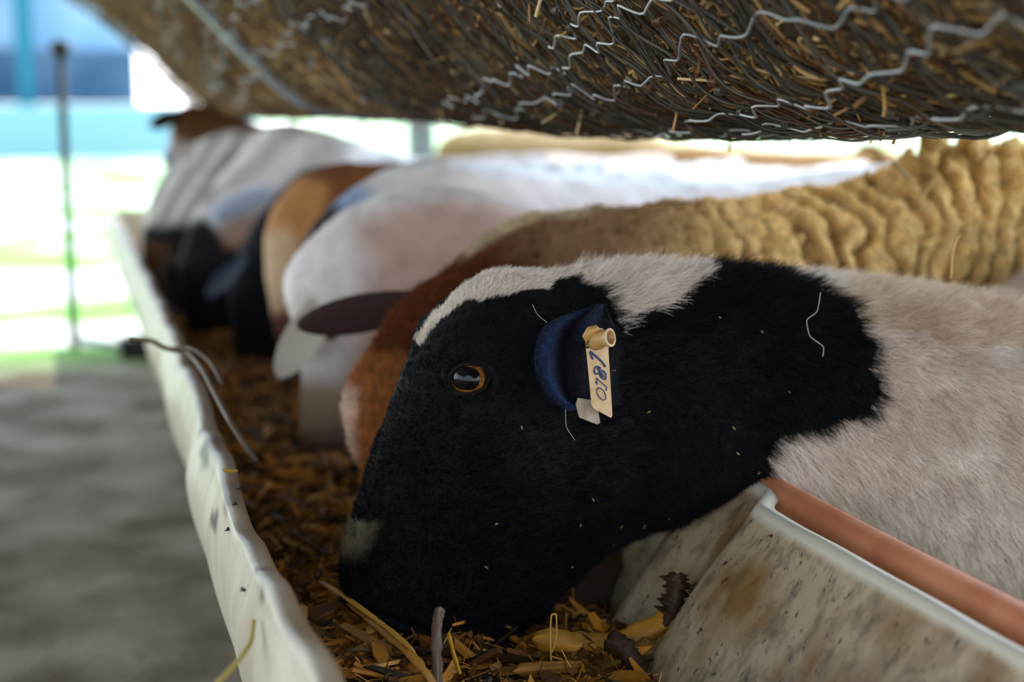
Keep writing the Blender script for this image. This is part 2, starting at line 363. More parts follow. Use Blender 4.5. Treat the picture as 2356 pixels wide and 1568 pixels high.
def build_trough():
    nY, nt_ = 1300, 90
    Ys = np.linspace(*TY, nY); ts = np.linspace(0, 1, nt_); T, Yg = np.meshgrid(ts, Ys)
    I = trough_pt(T, Yg, 0.0); O = trough_pt(T, Yg, -.0085)
    # which side is outward: make O larger
    c = np.array([.35, 0, .36])
    if np.linalg.norm((O-c)[:, :, [0, 2]], axis=-1).mean() < np.linalg.norm((I-c)[:, :, [0, 2]], axis=-1).mean(): O = trough_pt(T, Yg, .0085)
    top = .004*np.sin(Ys*17)+.002*np.sin(Ys*53)
    th_ = .0035*smooth_(.955, .985, ts)[None, :, None]*np.array([1, 0, 0]); I = I-th_; O = O+th_; I = I+.0055*smooth_(.045, .012, ts)[None, :, None]*np.array([1, 0, 0])
    I[:, 0, 2] += top; O[:, 0, 2] += top; I[:, -1, 2] += top*.15; O[:, -1, 2] += top*.15
    G = np.concatenate([I, O[:, ::-1]], 1); n = G.shape[1]
    V = G.reshape(-1, 3); F = grid_faces(nY, n, True)
    ends = []
    for e in (0, nY-1):
        q_ = [[e*n+i, e*n+i+1, e*n+n-2-i, e*n+n-1-i] for i in range(nt_-1)]
        ends += q_ if e == 0 else [f[::-1] for f in q_]
    col = np.zeros((nY, n, 3)); col[:, 3:nt_-2, 0] = 1.0; col[:, nt_:, 0] = .25
    col[:, 0, 1] = 1; col[:, 1, 1] = .7; col[:, 2, 1] = .4; col[:, n-1, 1] = .45+.3*np.sin(Ys*40+np.sin(Ys*17))
    pu, pv = topx(G); outer = np.zeros((nY, n), bool); outer[:, -34:] = True; outer[:, 0] = True        # old stains on the outer face
    for sx, sy, rx, ry, a_ in ((493, 1196, 7, 17, 1), (497, 1013, 15, 7, 1), (470, 1032, 7, 14, .9), (472, 1050, 10, 26, .45), (598, 1305, 9, 7, .8), (602, 1370, 7, 13, .3), (520, 1150, 5, 30, .3), (480, 968, 5, 5, .7), (465, 990, 4, 5, .6)):
        k = np.exp(-(np.abs((pu-sx)/rx)**3+np.abs((pv-sy)/ry)**3))*a_*outer; col[..., 1] = np.maximum(col[..., 1], np.clip(k, 0, .5)*1.6); col[..., 2] = np.maximum(col[..., 2], np.clip(k*2.2, 0, .95))
    global TR_OUT; TR_OUT = np.concatenate([G[:, -30:].reshape(-1, 3), G[:, 0], (G[:, 0]+G[:, -1])/2])
    t = empty('feeding_trough', (.35, 1.0, 0))
    new_mesh('basin', V, np.vstack([F, np.array(ends)]), mat=M_tr, parent=t, col=col.reshape(-1, 3))
    b = MB()                                    # end plate
    T1 = trough_pt(ts[None], np.full((1, nt_), TY[1]), .009)[0]
    n1 = len(T1); V = np.vstack([T1, T1+[0, .01, 0]])
    me = bpy.data.meshes.new('end_plate'); me.from_pydata([tuple(v) for v in V], [], [list(range(n1)), list(range(2*n1-1, n1-1, -1))]+[[i, i+1, n1+i+1, n1+i][::-1] for i in range(n1-1)])
    me.materials.append(M_tr); o = bpy.data.objects.new('end_plate', me); SC.collection.objects.link(o); o.parent = t
    for y in (.2, 1.5, 2.9, 4.3):
        b = MB(); b.box((.22, y-.05, 0), (.46, y+.05, .174)); b.build('support_block', mat('concrete', lin([.5, .48, .44]), rough=.9), t, False)
    b = MB()                                    # hose/rail lashed outside the right rim
    ys = np.linspace(.15, 1.35, 60); x = np.where(ys < .93, rim_right(np.minimum(ys, .93)), rim_right([.93])[0]+(ys-.93)*(rim_right([.93])[0]-rim_right([.83])[0])/.1)+.039
    b.tube(np.stack([x, ys, np.full(60, .391)], 1), .0125, 12); b.build('outer_rail', M_orange, t)
    tag(settle(t), 'long white plastic feeding trough with a wavy stained rim', 'trough')
    return t
build_trough()

# feed in the trough
def feed_h(x, y):
    P = np.stack([x, y, 0*x], -1)
    h = .262+.004*smooth_(1.5, 1.1, y)+.016*fbm(P, 7, 3)+.008*noise(P, 24, 8)
    h = h-.035*np.clip((y-1.6)/1.5, 0, 1)
    return h-.035*np.exp(-((x-.50)/.07)**2-((y-1.17)/.08)**2)
def build_feed():
    b = MB(); ny, nx = 260, 50
    Y, X = np.meshgrid(np.linspace(-.28, 4.6, ny), np.linspace(0, 1, nx), indexing='ij')
    xl = rim_left(Y.ravel()).reshape(Y.shape)+.006; xr = rim_right(Y.ravel()).reshape(Y.shape)
    xr = xl+(xr-xl)*(.745+.11*smooth_(1.08, 1.18, Y)*smooth_(2.6, 1.6, Y))
    Xw = xl+(xr-xl)*X; Z = feed_h(Xw, Y)
    b.add(np.stack([Xw, Y, Z-.004], -1).reshape(-1, 3), grid_faces(ny, nx), None, hexc('2a1a08'))
    n = 19000
    y = .62+RNG.random(n)**1.5*3.7; u = RNG.random(n); xl = rim_left(y)+.030; xr = rim_right(y); x = xl+(xr-xl)*(.71+.10*smooth_(1.08, 1.18, y)*smooth_(2.6, 1.6, y))*u
    z = feed_h(x, y)+RNG.random(n)*.010
    L = np.exp(RNG.normal(-4.75, .55, n)); L = np.clip(L, .003, .032); L = L*np.where(RNG.random(n) < .3, 1.5, 1); W = np.minimum(L*RNG.uniform(.07, .36, n), .0055); T = W*RNG.uniform(.10, .4, n)+.0003
    a = RNG.random(n)*6.283; e = RNG.normal(0, .35, n); r = RNG.normal(0, .6, n)
    d = np.stack([np.cos(a)*np.cos(e), np.sin(a)*np.cos(e), np.sin(e)], 1)
    s = np.cross(d, [0, 0, 1.0]); s /= np.linalg.norm(s, axis=1)[:, None]; up = np.cross(s, d)
    s2 = s*np.cos(r)[:, None]+up*np.sin(r)[:, None]; u2 = np.cross(s2, d)
    C = np.stack([x, y, z+L*.1], 1)
    pts = []
    for (f, g, h) in ((-1, -.6, 0), (-1, .5, 0), (-.35, 1, .9), (-.3, -1, .8), (.4, 1, .7), (.35, -1, 1.), (1, .7, 0), (1, -.4, 0)):
        j = RNG.uniform(.7, 1.2, (n, 1))
        pts.append(C+d*L[:, None]*f*j+s2*W[:, None]*g*j+u2*T[:, None]*(h-.2)*j)
    low = [p-u2*(T*1.6+.0005)[:, None] for p in pts]
    V = np.stack(pts+low, 1).reshape(-1, 3)
    q_ = np.array([[0, 1, 2, 3], [3, 2, 4, 5], [5, 4, 6, 7]]); qb = q_[:, ::-1]+8
    side = []
    ring = [0, 1, 2, 4, 6, 7, 5, 3]
    for i in range(8): side.append([ring[i], ring[(i+1) % 8], ring[(i+1) % 8]+8, ring[i]+8][::-1])
    q_ = np.vstack([q_, qb, side]); F = (np.arange(n)[:, None, None]*16+q_[None]).reshape(-1, 4)
    pal = np.array([hexc(h) for h in ('b47420', 'c6842e', '7d4c18', '5c3816', '3a2812', '92642a', '2b2010', 'd8a458', '6a5228')])
    pc = pal[RNG.choice(len(pal), n, p=[.18, .13, .16, .15, .12, .09, .08, .04, .05])]*RNG.uniform(.7, 1.35, (n, 1))
    b.add(V, F, None, np.repeat(pc, 16, 0))
    o = b.build('chopped_fodder', M_feed, smooth=False)
    n = 6000; y = .62+RNG.random(n)**1.5*1.6; xl = rim_left(y)+.015; x = xl+(rim_right(y)-xl)*.70*RNG.random(n); C = np.stack([x, y, feed_h(x, y)+RNG.random(n)*.012], 1)
    d = RNG.normal(0, 1, (n, 3)); d[:, 2] *= .35; d /= np.linalg.norm(d, axis=1)[:, None]; Lh = RNG.uniform(.006, .028, (n, 1)); bd_ = RNG.normal(0, .3, (n, 3)); t = np.linspace(-1, 1, 5)
    Pf = C[:, None]+d[:, None]*(Lh*t)[..., None]+bd_[:, None]*(Lh*(t**2-.5))[..., None]
    f = strands('fodder_fibres', Pf, RNG.uniform(.0002, .0007, (n, 1))*np.ones((1, 5)), pal[RNG.choice(len(pal), n)]*RNG.uniform(.7, 1.4, (n, 1)), M_hay, o); f['kind'] = 'stuff'
    tag(o, 'golden brown chopped stalk and husk feed lying in the white trough', 'feed', kind='stuff')
build_feed()

# ------------------------------------------------------------------ hay rack
_pf = np.array([(-.26, 1.26), (-.12, 1.14), (.015, 1.03), (.12, .958), (.21, .88), (.32, .768), (.39, .71), (.46, .692), (.56, .688), (.66, .71), (.76, .78), (.86, .90), (.95, 1.05), (1.03, 1.22)])
_ps = np.concatenate([[0], np.cumsum(np.linalg.norm(np.diff(_pf, axis=0), axis=1))]); SMAX = _ps[-1]; S_BOT = float(_ps[7])
def rack_pt(s, Y, out=0.0):
    s = np.asarray(s, float); Y = np.asarray(Y, float)
    p = pchip(_ps, _pf, s.ravel()); e = 1e-3
    tg = pchip(_ps, _pf, np.clip(s.ravel()+e, 0, SMAX))-pchip(_ps, _pf, np.clip(s.ravel()-e, 0, SMAX)); tg /= np.linalg.norm(tg, axis=1)[:, None]
    sag = np.interp(Y.ravel(), [-.2, .5, .62, .75, .9, 1.05, 1.25, 1.5, 1.8, 2.2, 2.7, 3.3, 4.2], [.014, .013, .013, .012, .009, .004, -.001, -.001, .005, .0085, .0075, .0055, .004])
    out = np.broadcast_to(np.asarray(out, float), s.shape).ravel()
    xs_ = .09*smooth_(2.3, 1.2, Y.ravel())
    x = p[:, 0]+xs_+tg[:, 1]*out; z = p[:, 1]+sag-tg[:, 0]*out        # outward = away from hay (down/left)
    return np.stack([x.reshape(s.shape), Y, z.reshape(s.shape)], -1)
RY = (.05, 4.25)
def build_rack():
    r = empty('hay_rack', (.6, 2.8, .69))
    b = MB()
    def wire(s, y, out, rad, col, n=5):
        P = rack_pt(s, y, out); b.tube(P, rad, n, col)
    dark = hexc('6a665e'); rust = hexc('6e5038'); sil = hexc('b4b6b8')
    s_hi = S_BOT+.30
    # hoops: wires that run across the section, tight together and kinked
    y = RY[0]
    while y < RY[1]:
        near = y < 1.9
        for lay in range(2 if near else 1):
            k = 150 if near else 50
            s = np.linspace(.02, s_hi+random.uniform(-.05, .15), k)
            drift = random.uniform(-.16, .10); ph = random.random()*6.28; per = random.uniform(.035, .06)
            w1 = s/per*math.pi+ph+.8*np.sin(s*17+ph)
            yy = y+drift*(s-S_BOT)+.0045*np.arcsin(.98*np.sin(w1))/1.4+.006*np.sin(s*9+ph)
            out = .003+lay*.0045+.003*np.sin(s*70+ph)+.003*np.sin(s*23+ph*2)
            out = out+.006*np.exp(-((s-S_BOT-.02)/.05)**2)*random.random()
            c = dark*random.uniform(.45, 1.5) if random.random() < .8 else rust
            wire(s, np.clip(yy, *RY), out, random.uniform(.0010, .0015) if near else .0016, c)
        y += random.uniform(.009, .02) if near else random.uniform(.05, .09)
    # long galvanised runs, zigzag, slanting up towards the viewer
    for s0 in np.arange(.05, SMAX+.1, .045):
        yy = np.linspace(.08, 3.4, 620); ph = random.random()*6; w1 = yy*random.uniform(110, 160)+ph+1.5*np.sin(yy*13+ph)
        s = s0+.02*random.uniform(-1, 1)+.15*(yy-1)*random.uniform(.5, 1.1)+.0036*np.arcsin(.96*np.sin(w1))*(.6+.8*np.sin(yy*11+ph)**2)+.007*np.sin(yy*15+ph)+.005*np.sin(yy*43+2*ph)
        m = (s > .02) & (s < s_hi)
        lo = random.uniform(.1, .6); hi = lo+random.choice([.8, 1.5, 3])
        m &= (yy > lo) & (yy < hi)
        if m.sum() < 20: continue
        wire(s[m], yy[m], .011+.003*np.sin(yy[m]*60), random.uniform(.0008, .0013), sil*random.uniform(.5, 1.2))
    # wrapped knots
    for _ in range(70):
        s0 = random.uniform(S_BOT-.42, S_BOT+.03); y0 = random.uniform(.6, 2.0); t = np.linspace(0, 6.28*random.choice([2, 3, 4]), 50)
        ln = random.uniform(.008, .016); C = rack_pt(np.full(50, s0), y0+t/t[-1]*ln, .008)
        P = C+np.stack([np.cos(t)*.003, 0*t, np.sin(t)*.003], 1); b.tube(P, .0009, 5, random.choice([dark, rust, sil*.8]))
    # loops that hang under the belly
    for _ in range(34):
        y0 = random.uniform(.7, 2.2); t = np.linspace(0, math.pi, 20); wd = random.uniform(.008, .03)
        s = np.full(20, S_BOT+random.uniform(-.01, .05)); P = rack_pt(s, y0+np.cos(t)*wd, .004+np.sin(t)*random.uniform(.004, .011)); b.tube(P, .0010, 5, dark*.8)
    b.build('wire_net', M_wire, r)
    def rib(y, wd, th):
        b = MB(); s = np.linspace(.0, SMAX, 70); P = rack_pt(s, np.full(70, y), .012)
        A = P+[0, -wd/2, 0]; B = P+[0, wd/2, 0]; Pi = rack_pt(s, np.full(70, y), .012-th); Ai = Pi+[0, -wd/2, 0]; Bi = Pi+[0, wd/2, 0]
        G = np.stack([A, B, Bi, Ai], 1); b.add(G.reshape(-1, 3), grid_faces(70, 4, True)); b.build('rib', M_bar, r, False)
    rib(2.38, .045, .01); rib(4.21, .04, .01); rib(.12, .05, .01)
    for e, s in ((0, 0.0), (1, SMAX)):
        p = rack_pt(np.array([s, s]), np.array([RY[0], RY[1]])); b = MB(); b.tube(p, .018, 12); b.build('top_rail', M_bar, r)
    for y in (.12, 2.38, 4.21):
        for s in (0.0, SMAX):
            p = rack_pt(np.array([s]), np.array([y]))[0]; b = MB(); b.tube([p, (p[0], p[1], 2.62)], .008, 8); b.build('hanger_rod', M_bar, r)
    tag(settle(r), 'long sagging wire mesh hay rack hanging above the sheep', 'rack')
    # hay: packed body + loose stems just inside the net
    ny, ns = 420, 130
    Y, S = np.meshgrid(np.linspace(RY[0]+.02, RY[1]-.02, ny), np.linspace(0.01, SMAX-.01, ns), indexing='ij')
    P = rack_pt(S, Y, 0.0); out = -.020+.010*fbm(P, 18, 5)+.006*noise(P, 70, 9); P = rack_pt(S, Y, out)
    nn = P.copy(); c = hexc('70675a')*(1+.4*fbm(nn, 9, 2))[..., None]
    V = P.reshape(-1, 3); F = grid_faces(ny, ns)
    hay = new_mesh('hay', V, F, mat=M_hay, col=c.reshape(-1, 3))
    # close the bale: top and ends
    L0 = P[:, 0]; L1 = P[:, -1]; V2 = np.vstack([L0, L1]); k = np.arange(ny-1)
    b2 = MB(); b2.add(V2, np.stack([k, k+1, ny+k+1, ny+k], 1), None, hexc('6a5a38'))
    for e, fl in ((0, 1), (ny-1, 0)):
        row = P[e]; m = len(row)//2; f = [[i, i+1, len(row)-2-i, len(row)-1-i] for i in range(m)]
        b2.add(row, f if fl else [x[::-1] for x in f], None, hexc('7a6a45'))
    b2.build('bale_core', M_hay, hay)
    tag(hay, 'packed dry brown hay filling the wire rack above the sheep', 'hay', kind='stuff')
    n = 26000
    y = RY[0]+.05+RNG.random(n)**1.6*4.05; s = RNG.uniform(.02, S_BOT+.30, n)
    o_ = RNG.uniform(-.022, -.001, n); C = rack_pt(s, y, o_)
    d = RNG.normal(0, 1, (n, 3)); d[:, 1] *= 1.2; nrm = rack_pt(s, y, o_+.01)-C; nrm /= np.linalg.norm(nrm, axis=1)[:, None]
    d -= (d*nrm).sum(1)[:, None]*nrm*.85; d /= np.linalg.norm(d, axis=1)[:, None]
    L = RNG.uniform(.01, .045, n); k = 4; t = np.linspace(-1, 1, k)
    bend = RNG.normal(0, .25, (n, 3))
    P = C[:, None]+d[:, None]*(L[:, None]*t)[..., None]+bend[:, None]*(L[:, None]*(t**2-.5))[..., None]
    pal = np.array([hexc(h) for h in ('d0a868', 'ecd09a', 'a88050', '8a6238', 'c0a060', '6a5236', 'e4b478')])
    c = pal[RNG.choice(len(pal), n)]*RNG.uniform(.6, 1.15, (n, 1))
    strands('hay_stems', P, (RNG.uniform(.0006, .0016, (n, 1))*np.ones((1, k))), c, M_hay, hay)
build_rack()

# ------------------------------------------------------------------ sheep
def smooth(a, b_, x):
    t = np.clip((x-a)/(b_-a), 0, 1); return t*t*(3-2*t)
class Loft:
    """a body grown along the animal from the muzzle to the rump; stations in metres"""
    def __init__(s, st, Yc, world, nr=300, nseg=160, cap=.02, e=.9):
        T = []; B = []; W = []; PR = []
        for q_ in st:
            dy = q_[6] if len(q_) > 6 else 0; T.append(at(q_[0], q_[1], Yc+dy)); B.append(at(q_[2], q_[3], Yc+dy)); W.append(q_[4]); PR.append(q_[5] if len(q_) > 5 else 0)
        for (xt, zt, xb, zb, wd) in world: T.append(np.array([xt, Yc, zt])); B.append(np.array([xb, Yc, zb])); W.append(wd); PR.append(0)
        T = np.array(T); B = np.array(B); W = np.array(W); C = (T+B)/2
        d = np.concatenate([[0], np.cumsum(np.linalg.norm(np.diff(C, axis=0), axis=1)+.15*np.linalg.norm(np.diff(T-B, axis=0), axis=1))])
        s.L = d[-1]; si = np.linspace(0, 1, nr)**1.25*d[-1]
        Q = pchip(d, np.hstack([T, B, W[:, None], np.array(PR)[:, None]]), si)
        # soften the control polygon
        for _ in range(6): Q[1:-1] = .25*Q[:-2]+.5*Q[1:-1]+.25*Q[2:]
        T, B, W, PR = Q[:, :3], Q[:, 3:6], Q[:, 6], Q[:, 7]; C = (T+B)/2; A = (T-B)/2
        dirn = np.gradient(C, axis=0); dirn /= np.linalg.norm(dirn, axis=1)[:, None]
        def rings(C, A, W, PR):
            ph = np.arange(nseg)/nseg*2*math.pi; c = np.cos(ph); q_ = np.sin(ph)
            cc = np.sign(c)*np.abs(c)**e; qq = np.sign(q_)*np.abs(q_)**e
            return C[:, None]+A[:, None]*cc[None, :, None]+np.array([0, -1, 0])*(W[:, None]*qq[None]*(1+PR[:, None]*c[None]))[..., None]
        G = rings(C, A, W, PR); m = 14; a = np.linspace(math.pi/2, 0, m+1)[:-1]
        a = a[1:]
        k = np.cos(a)[:, None]
        G0 = rings(C[0]-dirn[0]*cap*np.sin(a)[:, None], A[0]*k, W[0]*np.cos(a), np.full(len(a), PR[0]))
        a2 = a[::-1]; k2 = np.cos(a2)[:, None]
        G1 = rings(C[-1]+dirn[-1]*.08*np.sin(a2)[:, None], A[-1]*k2, W[-1]*np.cos(a2), np.full(len(a), 0.))
        s.G = np.vstack([G0, G, G1]); s.nc = len(a); s.nseg = nseg; s.Yc = Yc
        s.p0 = C[0]-dirn[0]*cap; s.p1 = C[-1]+dirn[-1]*.08
        s.s = np.concatenate([np.zeros(len(a)), si, np.full(len(a), s.L)])
        s.W = np.concatenate([W[0]*np.cos(a), W, W[-1]*np.cos(a2)])
    def normals(s):
        G = s.G; du = np.gradient(G, axis=0); dv = np.roll(G, -1, 1)-np.roll(G, 1, 1)
        n = np.cross(du, dv); n /= np.linalg.norm(n, axis=2)[..., None]+1e-12
        c = G.mean(1)[:, None]; flip = np.sign(((G-c)*n).sum(-1).mean())
        t = du/(np.linalg.norm(du, axis=2)[..., None]+1e-12)
        return n*flip, t
    def px(s, P=None):
        P = (s.G if P is None else P).copy(); P[..., 1] = s.Yc-np.abs(P[..., 1]-s.Yc); return topx(P)
    def mesh(s):
        m, n = s.G.shape[:2]; V = np.vstack([s.G.reshape(-1, 3), s.p0, s.p1]); F = grid_faces(m, n, True)[:, ::-1]
        j = np.arange(n); k = (j+1) % n; a, b_ = m*n, m*n+1
        F3 = np.vstack([np.stack([np.full(n, a), j, k], 1), np.stack([np.full(n, b_), (m-1)*n+k, (m-1)*n+j], 1)])
        return V, F, F3
def coat_fn(base, patches, warp=10, seed=0, wscale=30, soft=14):
    """coat pattern laid out over the flank; some patches hold painted light"""
    def f(P, u, v):
        wu = warp*fbm(P, wscale, seed, 3); wv = warp*fbm(P, wscale, seed+7, 3)
        c = np.empty(P.shape[:-1]+(3,)); c[:] = base
        for poly, colr in patches:
            if soft: m = sum(inpoly(u+wu+soft*a_, v+wv+soft*b_, poly)*1.0 for a_, b_ in ((1, 0), (-1, 0), (0, 1), (0, -1), (.6, .6), (-.6, .6), (.6, -.6), (-.6, -.6), (0, 0)))[..., None]/9; c = c*(1-m)+np.asarray(colr)*m
            else: m = inpoly(u+wu, v+wv, poly); c[m] = colr
        return c*(1+.10*fbm(P, 60, seed+3))[..., None]
    return f
def legs(b, Yc, xf, xr, half, zt, col):
    for x in (xf, xr):
        for sgn in (-1, 1):
            y = Yc+sgn*half; k = .03 if x == xr else 0
            P = [(x+.01, y, zt+.08), (x+.005, y, zt-.03), (x+k*.5, y, zt-.12), (x+k, y, .16), (x+.005, y, .07), (x, y, .03), (x-.012, y, .0)]
            b.tube(P, [.045, .042, .030, .019, .016, .018, .020], 12, col)
def ear(b, base, tip, wid, side, col, cup=.25, th=.0016, n=26, droop=0.0):
    base, tip, side = (np.asarray(q_, float) for q_ in (base, tip, side)); ax = tip-base; L = np.linalg.norm(ax); ax /= L
    side = side-ax*side@ax; side /= np.linalg.norm(side); nr = np.cross(ax, side)
    v = np.sin(np.linspace(0, 1, n)*math.pi/2); prof = wid*np.sin(np.clip(v*.92+.08, 0, 1)*math.pi)**.5*(.7+.55*v-.2*v**3)+1e-4
    u = np.linspace(-1, 1, 15); vv, uu = np.meshgrid(v, u, indexing='ij'); w_ = prof[:, None]*uu
    P = base+ax*(vv*L)[..., None]+side*w_[..., None]+nr*(cup*wid*(uu**2*1.3-.6)+droop*vv**2)[..., None]
    Q = P+nr*th*(1.2-uu**2)[..., None]*2
    G = np.concatenate([P, Q[:, ::-1]], 1); b.add(G.reshape(-1, 3), grid_faces(n, G.shape[1], True), None, col)
    k = G.shape[1]; f = [[(n-1)*k+i, (n-1)*k+i+1, (n-1)*k+k-2-i, (n-1)*k+k-1-i] for i in range(14)]
    b.add(G.reshape(-1, 3)[-k:], [[x-(n-1)*k for x in q_] for q_ in f], None, col)
def eye_mat(name, iris, pupil=(.36, .22)):
    m = bpy.data.materials.new(name); m.use_nodes = True; N = m.node_tree.nodes; L = m.node_tree.links
    b = N['Principled BSDF']; b.inputs['Roughness'].default_value = .05; b.inputs['Specular IOR Level'].default_value = .3
    a = N.new('ShaderNodeAttribute'); a.attribute_name = 'Col'; L.new(a.outputs['Color'], b.inputs['Base Color']); return m
M_eye = eye_mat('eyeball', None)
def eyeball(parent, c, r, face, right, iris, pup=(.55, .40)):
    """sphere facing `face`; pupil is a broad bar along `right`"""
    face = np.asarray(face, float); face /= np.linalg.norm(face); right = np.asarray(right, float); right = right-face*(right@face); right /= np.linalg.norm(right); up = np.cross(right, face)
    n = 120; th = np.linspace(.01, math.pi-.01, n); ph = np.arange(2*n)/(2*n)*2*math.pi
    D = np.stack([np.sin(th)[:, None]*np.cos(ph), np.sin(th)[:, None]*np.sin(ph), np.cos(th)[:, None]+0*ph], -1)
    V = D[..., :1]*right+D[..., 1:2]*up+D[..., 2:]*face
    a, q_ = D[..., 0], D[..., 1]; rr = np.hypot(a, q_); pr = (np.abs(a/pup[0])**2.6+np.abs(q_/pup[1])**2.6)
    col = np.empty(D.shape); fib = 1+.5*noise(np.stack([np.arctan2(q_, a)*6, rr*3, 0*a], -1), 1.5, 4)
    col[:] = iris; col *= fib[..., None]; col[pr < 1] = (.003, .003, .005); col[(rr > .86) | (D[..., 2] < 0)] = (.02, .012, .008)
    bulge = 1+.10*np.clip(1-(rr/.8)**2, 0, 1)*(D[..., 2] > 0)
    V = np.asarray(c)+V*(r*bulge)[..., None]
    return new_mesh('eye', V.reshape(-1, 3), grid_faces(n, 2*n, True), mat=M_eye, parent=parent, col=col.reshape(-1, 3))
def hair(name, loft, N, coat, length, parent, matl, lift=.35, curl=.0, k=4, rad=.00016, jit=.25, where=None, dirf=None, far=.2, seed=1):
    rng = np.random.default_rng(seed); n, t = loft.normals(); G = loft.G
    a = np.linalg.norm(np.cross(np.diff(G, axis=0)[:, :], (np.roll(G, -1, 1)-G)[:-1]), axis=2)
    wgt = a.copy(); P0 = G[:-1]; facing = -n[:-1, :, 1]
    wgt *= np.where((P0[..., 1] > loft.Yc+.01) & (n[:-1, :, 2] < .5), far, 1)
    u, v = loft.px(); wgt *= np.where(u[:-1] > 2650, .0, 1)
    if where is not None: wgt *= where(P0, u[:-1], v[:-1])
    cdf = np.cumsum(wgt.ravel()); idx = np.searchsorted(cdf, rng.random(N)*cdf[-1]); idx = np.clip(idx, 0, wgt.size-1)
    i, j = np.divmod(idx, loft.nseg); fu, fv = rng.random((2, N, 1)); j2 = (j+1) % loft.nseg
    def lp(A): return (A[i, j]*(1-fu)+A[i+1, j]*fu)*(1-fv)+(A[i, j2]*(1-fu)+A[i+1, j2]*fu)*fv
    R = lp(G); nn = lp(n); tt = lp(t)
    R2 = R.copy(); R2[:, 1] = loft.Yc-np.abs(R2[:, 1]-loft.Yc); pu, pv = topx(R2)
    if dirf is not None: tt = dirf(R, pu, pv, tt, nn)
    c = coat(R, pu, pv); Ln = length(R, pu, pv)*rng.uniform(.55, 1.15, N)
    J = rng.normal(0, 1, (N, 3)); J = J*jit
    cl = np.stack([noise(R, 160, 5), noise(R, 160, 6), noise(R, 160, 7)], 1)*.5
    d0 = nn*(lift+.35)+tt*.4+J*.5+cl*.4; d0 /= np.linalg.norm(d0, axis=1)[:, None]
    d1 = nn*lift+tt+J+cl; d1 /= np.linalg.norm(d1, axis=1)[:, None]
    q_ = np.linspace(0, 1, k); P = np.empty((N, k, 3))
    for a_, s_ in enumerate(q_):
        P[:, a_] = R-nn*.0006+(d0*s_*(1-s_*.5)+d1*s_*s_*.55)*Ln[:, None]
        if curl: P[:, a_] += rng.normal(0, 1, (N, 3))*curl*s_*Ln[:, None]
    rr = rad*(1-q_*.75)[None]*rng.uniform(.7, 1.3, (N, 1))
    c = c*rng.uniform(.75, 1.2, (N, 1))
    return strands(name, P, rr, c, matl, parent)

def finish(root, V, F, F3, col, extra, matl, name='body'):
    b = MB(); b.add(V, F, F3, col)
    for e_ in extra: e_(b)
    return b.build(name, matl, root)

# ---- nearest sheep: black head with white blaze
YA = 1.10
A_st = [(800, 1372, 1000, 1490, .026), (785, 1335, 1075, 1535, .033), (786, 1290, 1140, 1540, .036), (803, 1215, 1178, 1505, .037), (833, 1130, 1218, 1450, .039),
        (868, 1020, 1262, 1388, .045, .05), (905, 930, 1325, 1314, .055, .12), (945, 835, 1400, 1250, .066, .2), (992, 742, 1480, 1215, .069, .2), (1062, 668, 1560, 1197, .068, .1), (1160, 622, 1640, 1184, .068, .0),
        (1300, 624, 1720, 1170, .072, -.1), (1460, 618, 1800, 1168, .078, -.15), (1640, 618, 1900, 1200, .088, -.15), (1850, 640, 2050, 1270, .105, -.1), (2100, 668, 2250, 1355, .13), (2356, 697, 2450, 1440, .15)]
A_w = [(.98, .60, 1.0, .28, .16), (1.2, .66, 1.2, .27, .165), (1.45, .655, 1.45, .28, .16), (1.62, .62, 1.60, .36, .13)]
blk = hexc('04060a'); white = hexc('ecdfd0'); cream = hexc('d9c2a4')
A_black = [(760, 1700), (700, 1330), (760, 1200), (900, 850), (960, 800), (975, 800), (1010, 740), (1060, 700), (1130, 690), (1200, 665), (1270, 655), (1330, 640), (1380, 665), (1415, 720),
           (1432, 770), (1450, 715), (1520, 705), (1560, 680), (1610, 650), (1640, 600), (1640, 560), (1760, 560), (1770, 625), (1860, 650), (1950, 690), (1995, 760), (2020, 850), (2025, 900), (2000, 955), (1900, 990), (1815, 1000), (1780, 1010), (1775, 1060), (1740, 1120), (1710, 1170), (1600, 1260), (1500, 1700)]
A_coat0 = coat_fn(white, [([(1900, 560), (2600, 560), (2600, 800), (2250, 800), (1950, 740)], hexc('dcc8ae')), (A_black, blk)], 12, 3, 55, 0)
def A_coat(P, u, v):
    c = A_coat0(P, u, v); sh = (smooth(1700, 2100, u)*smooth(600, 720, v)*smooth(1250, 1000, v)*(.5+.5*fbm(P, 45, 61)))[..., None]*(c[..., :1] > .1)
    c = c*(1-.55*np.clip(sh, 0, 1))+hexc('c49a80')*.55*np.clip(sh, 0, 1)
    nz_ = ((u < 860) & (v > 1225) & (v < 1330)); k = smooth(1310, 1260, v)*smooth(850, 800, u+.5*(v-1290)); k = np.where(nz_ | ((u < 900) & (v > 1200) & (v < 1340)), k, 0)
    k = k*(.75+.5*noise(P, 260, 3)); k = np.clip(k, 0, 1)*.85; c = c*(1-k[..., None])+hexc('8f8265')*k[..., None]
    return c
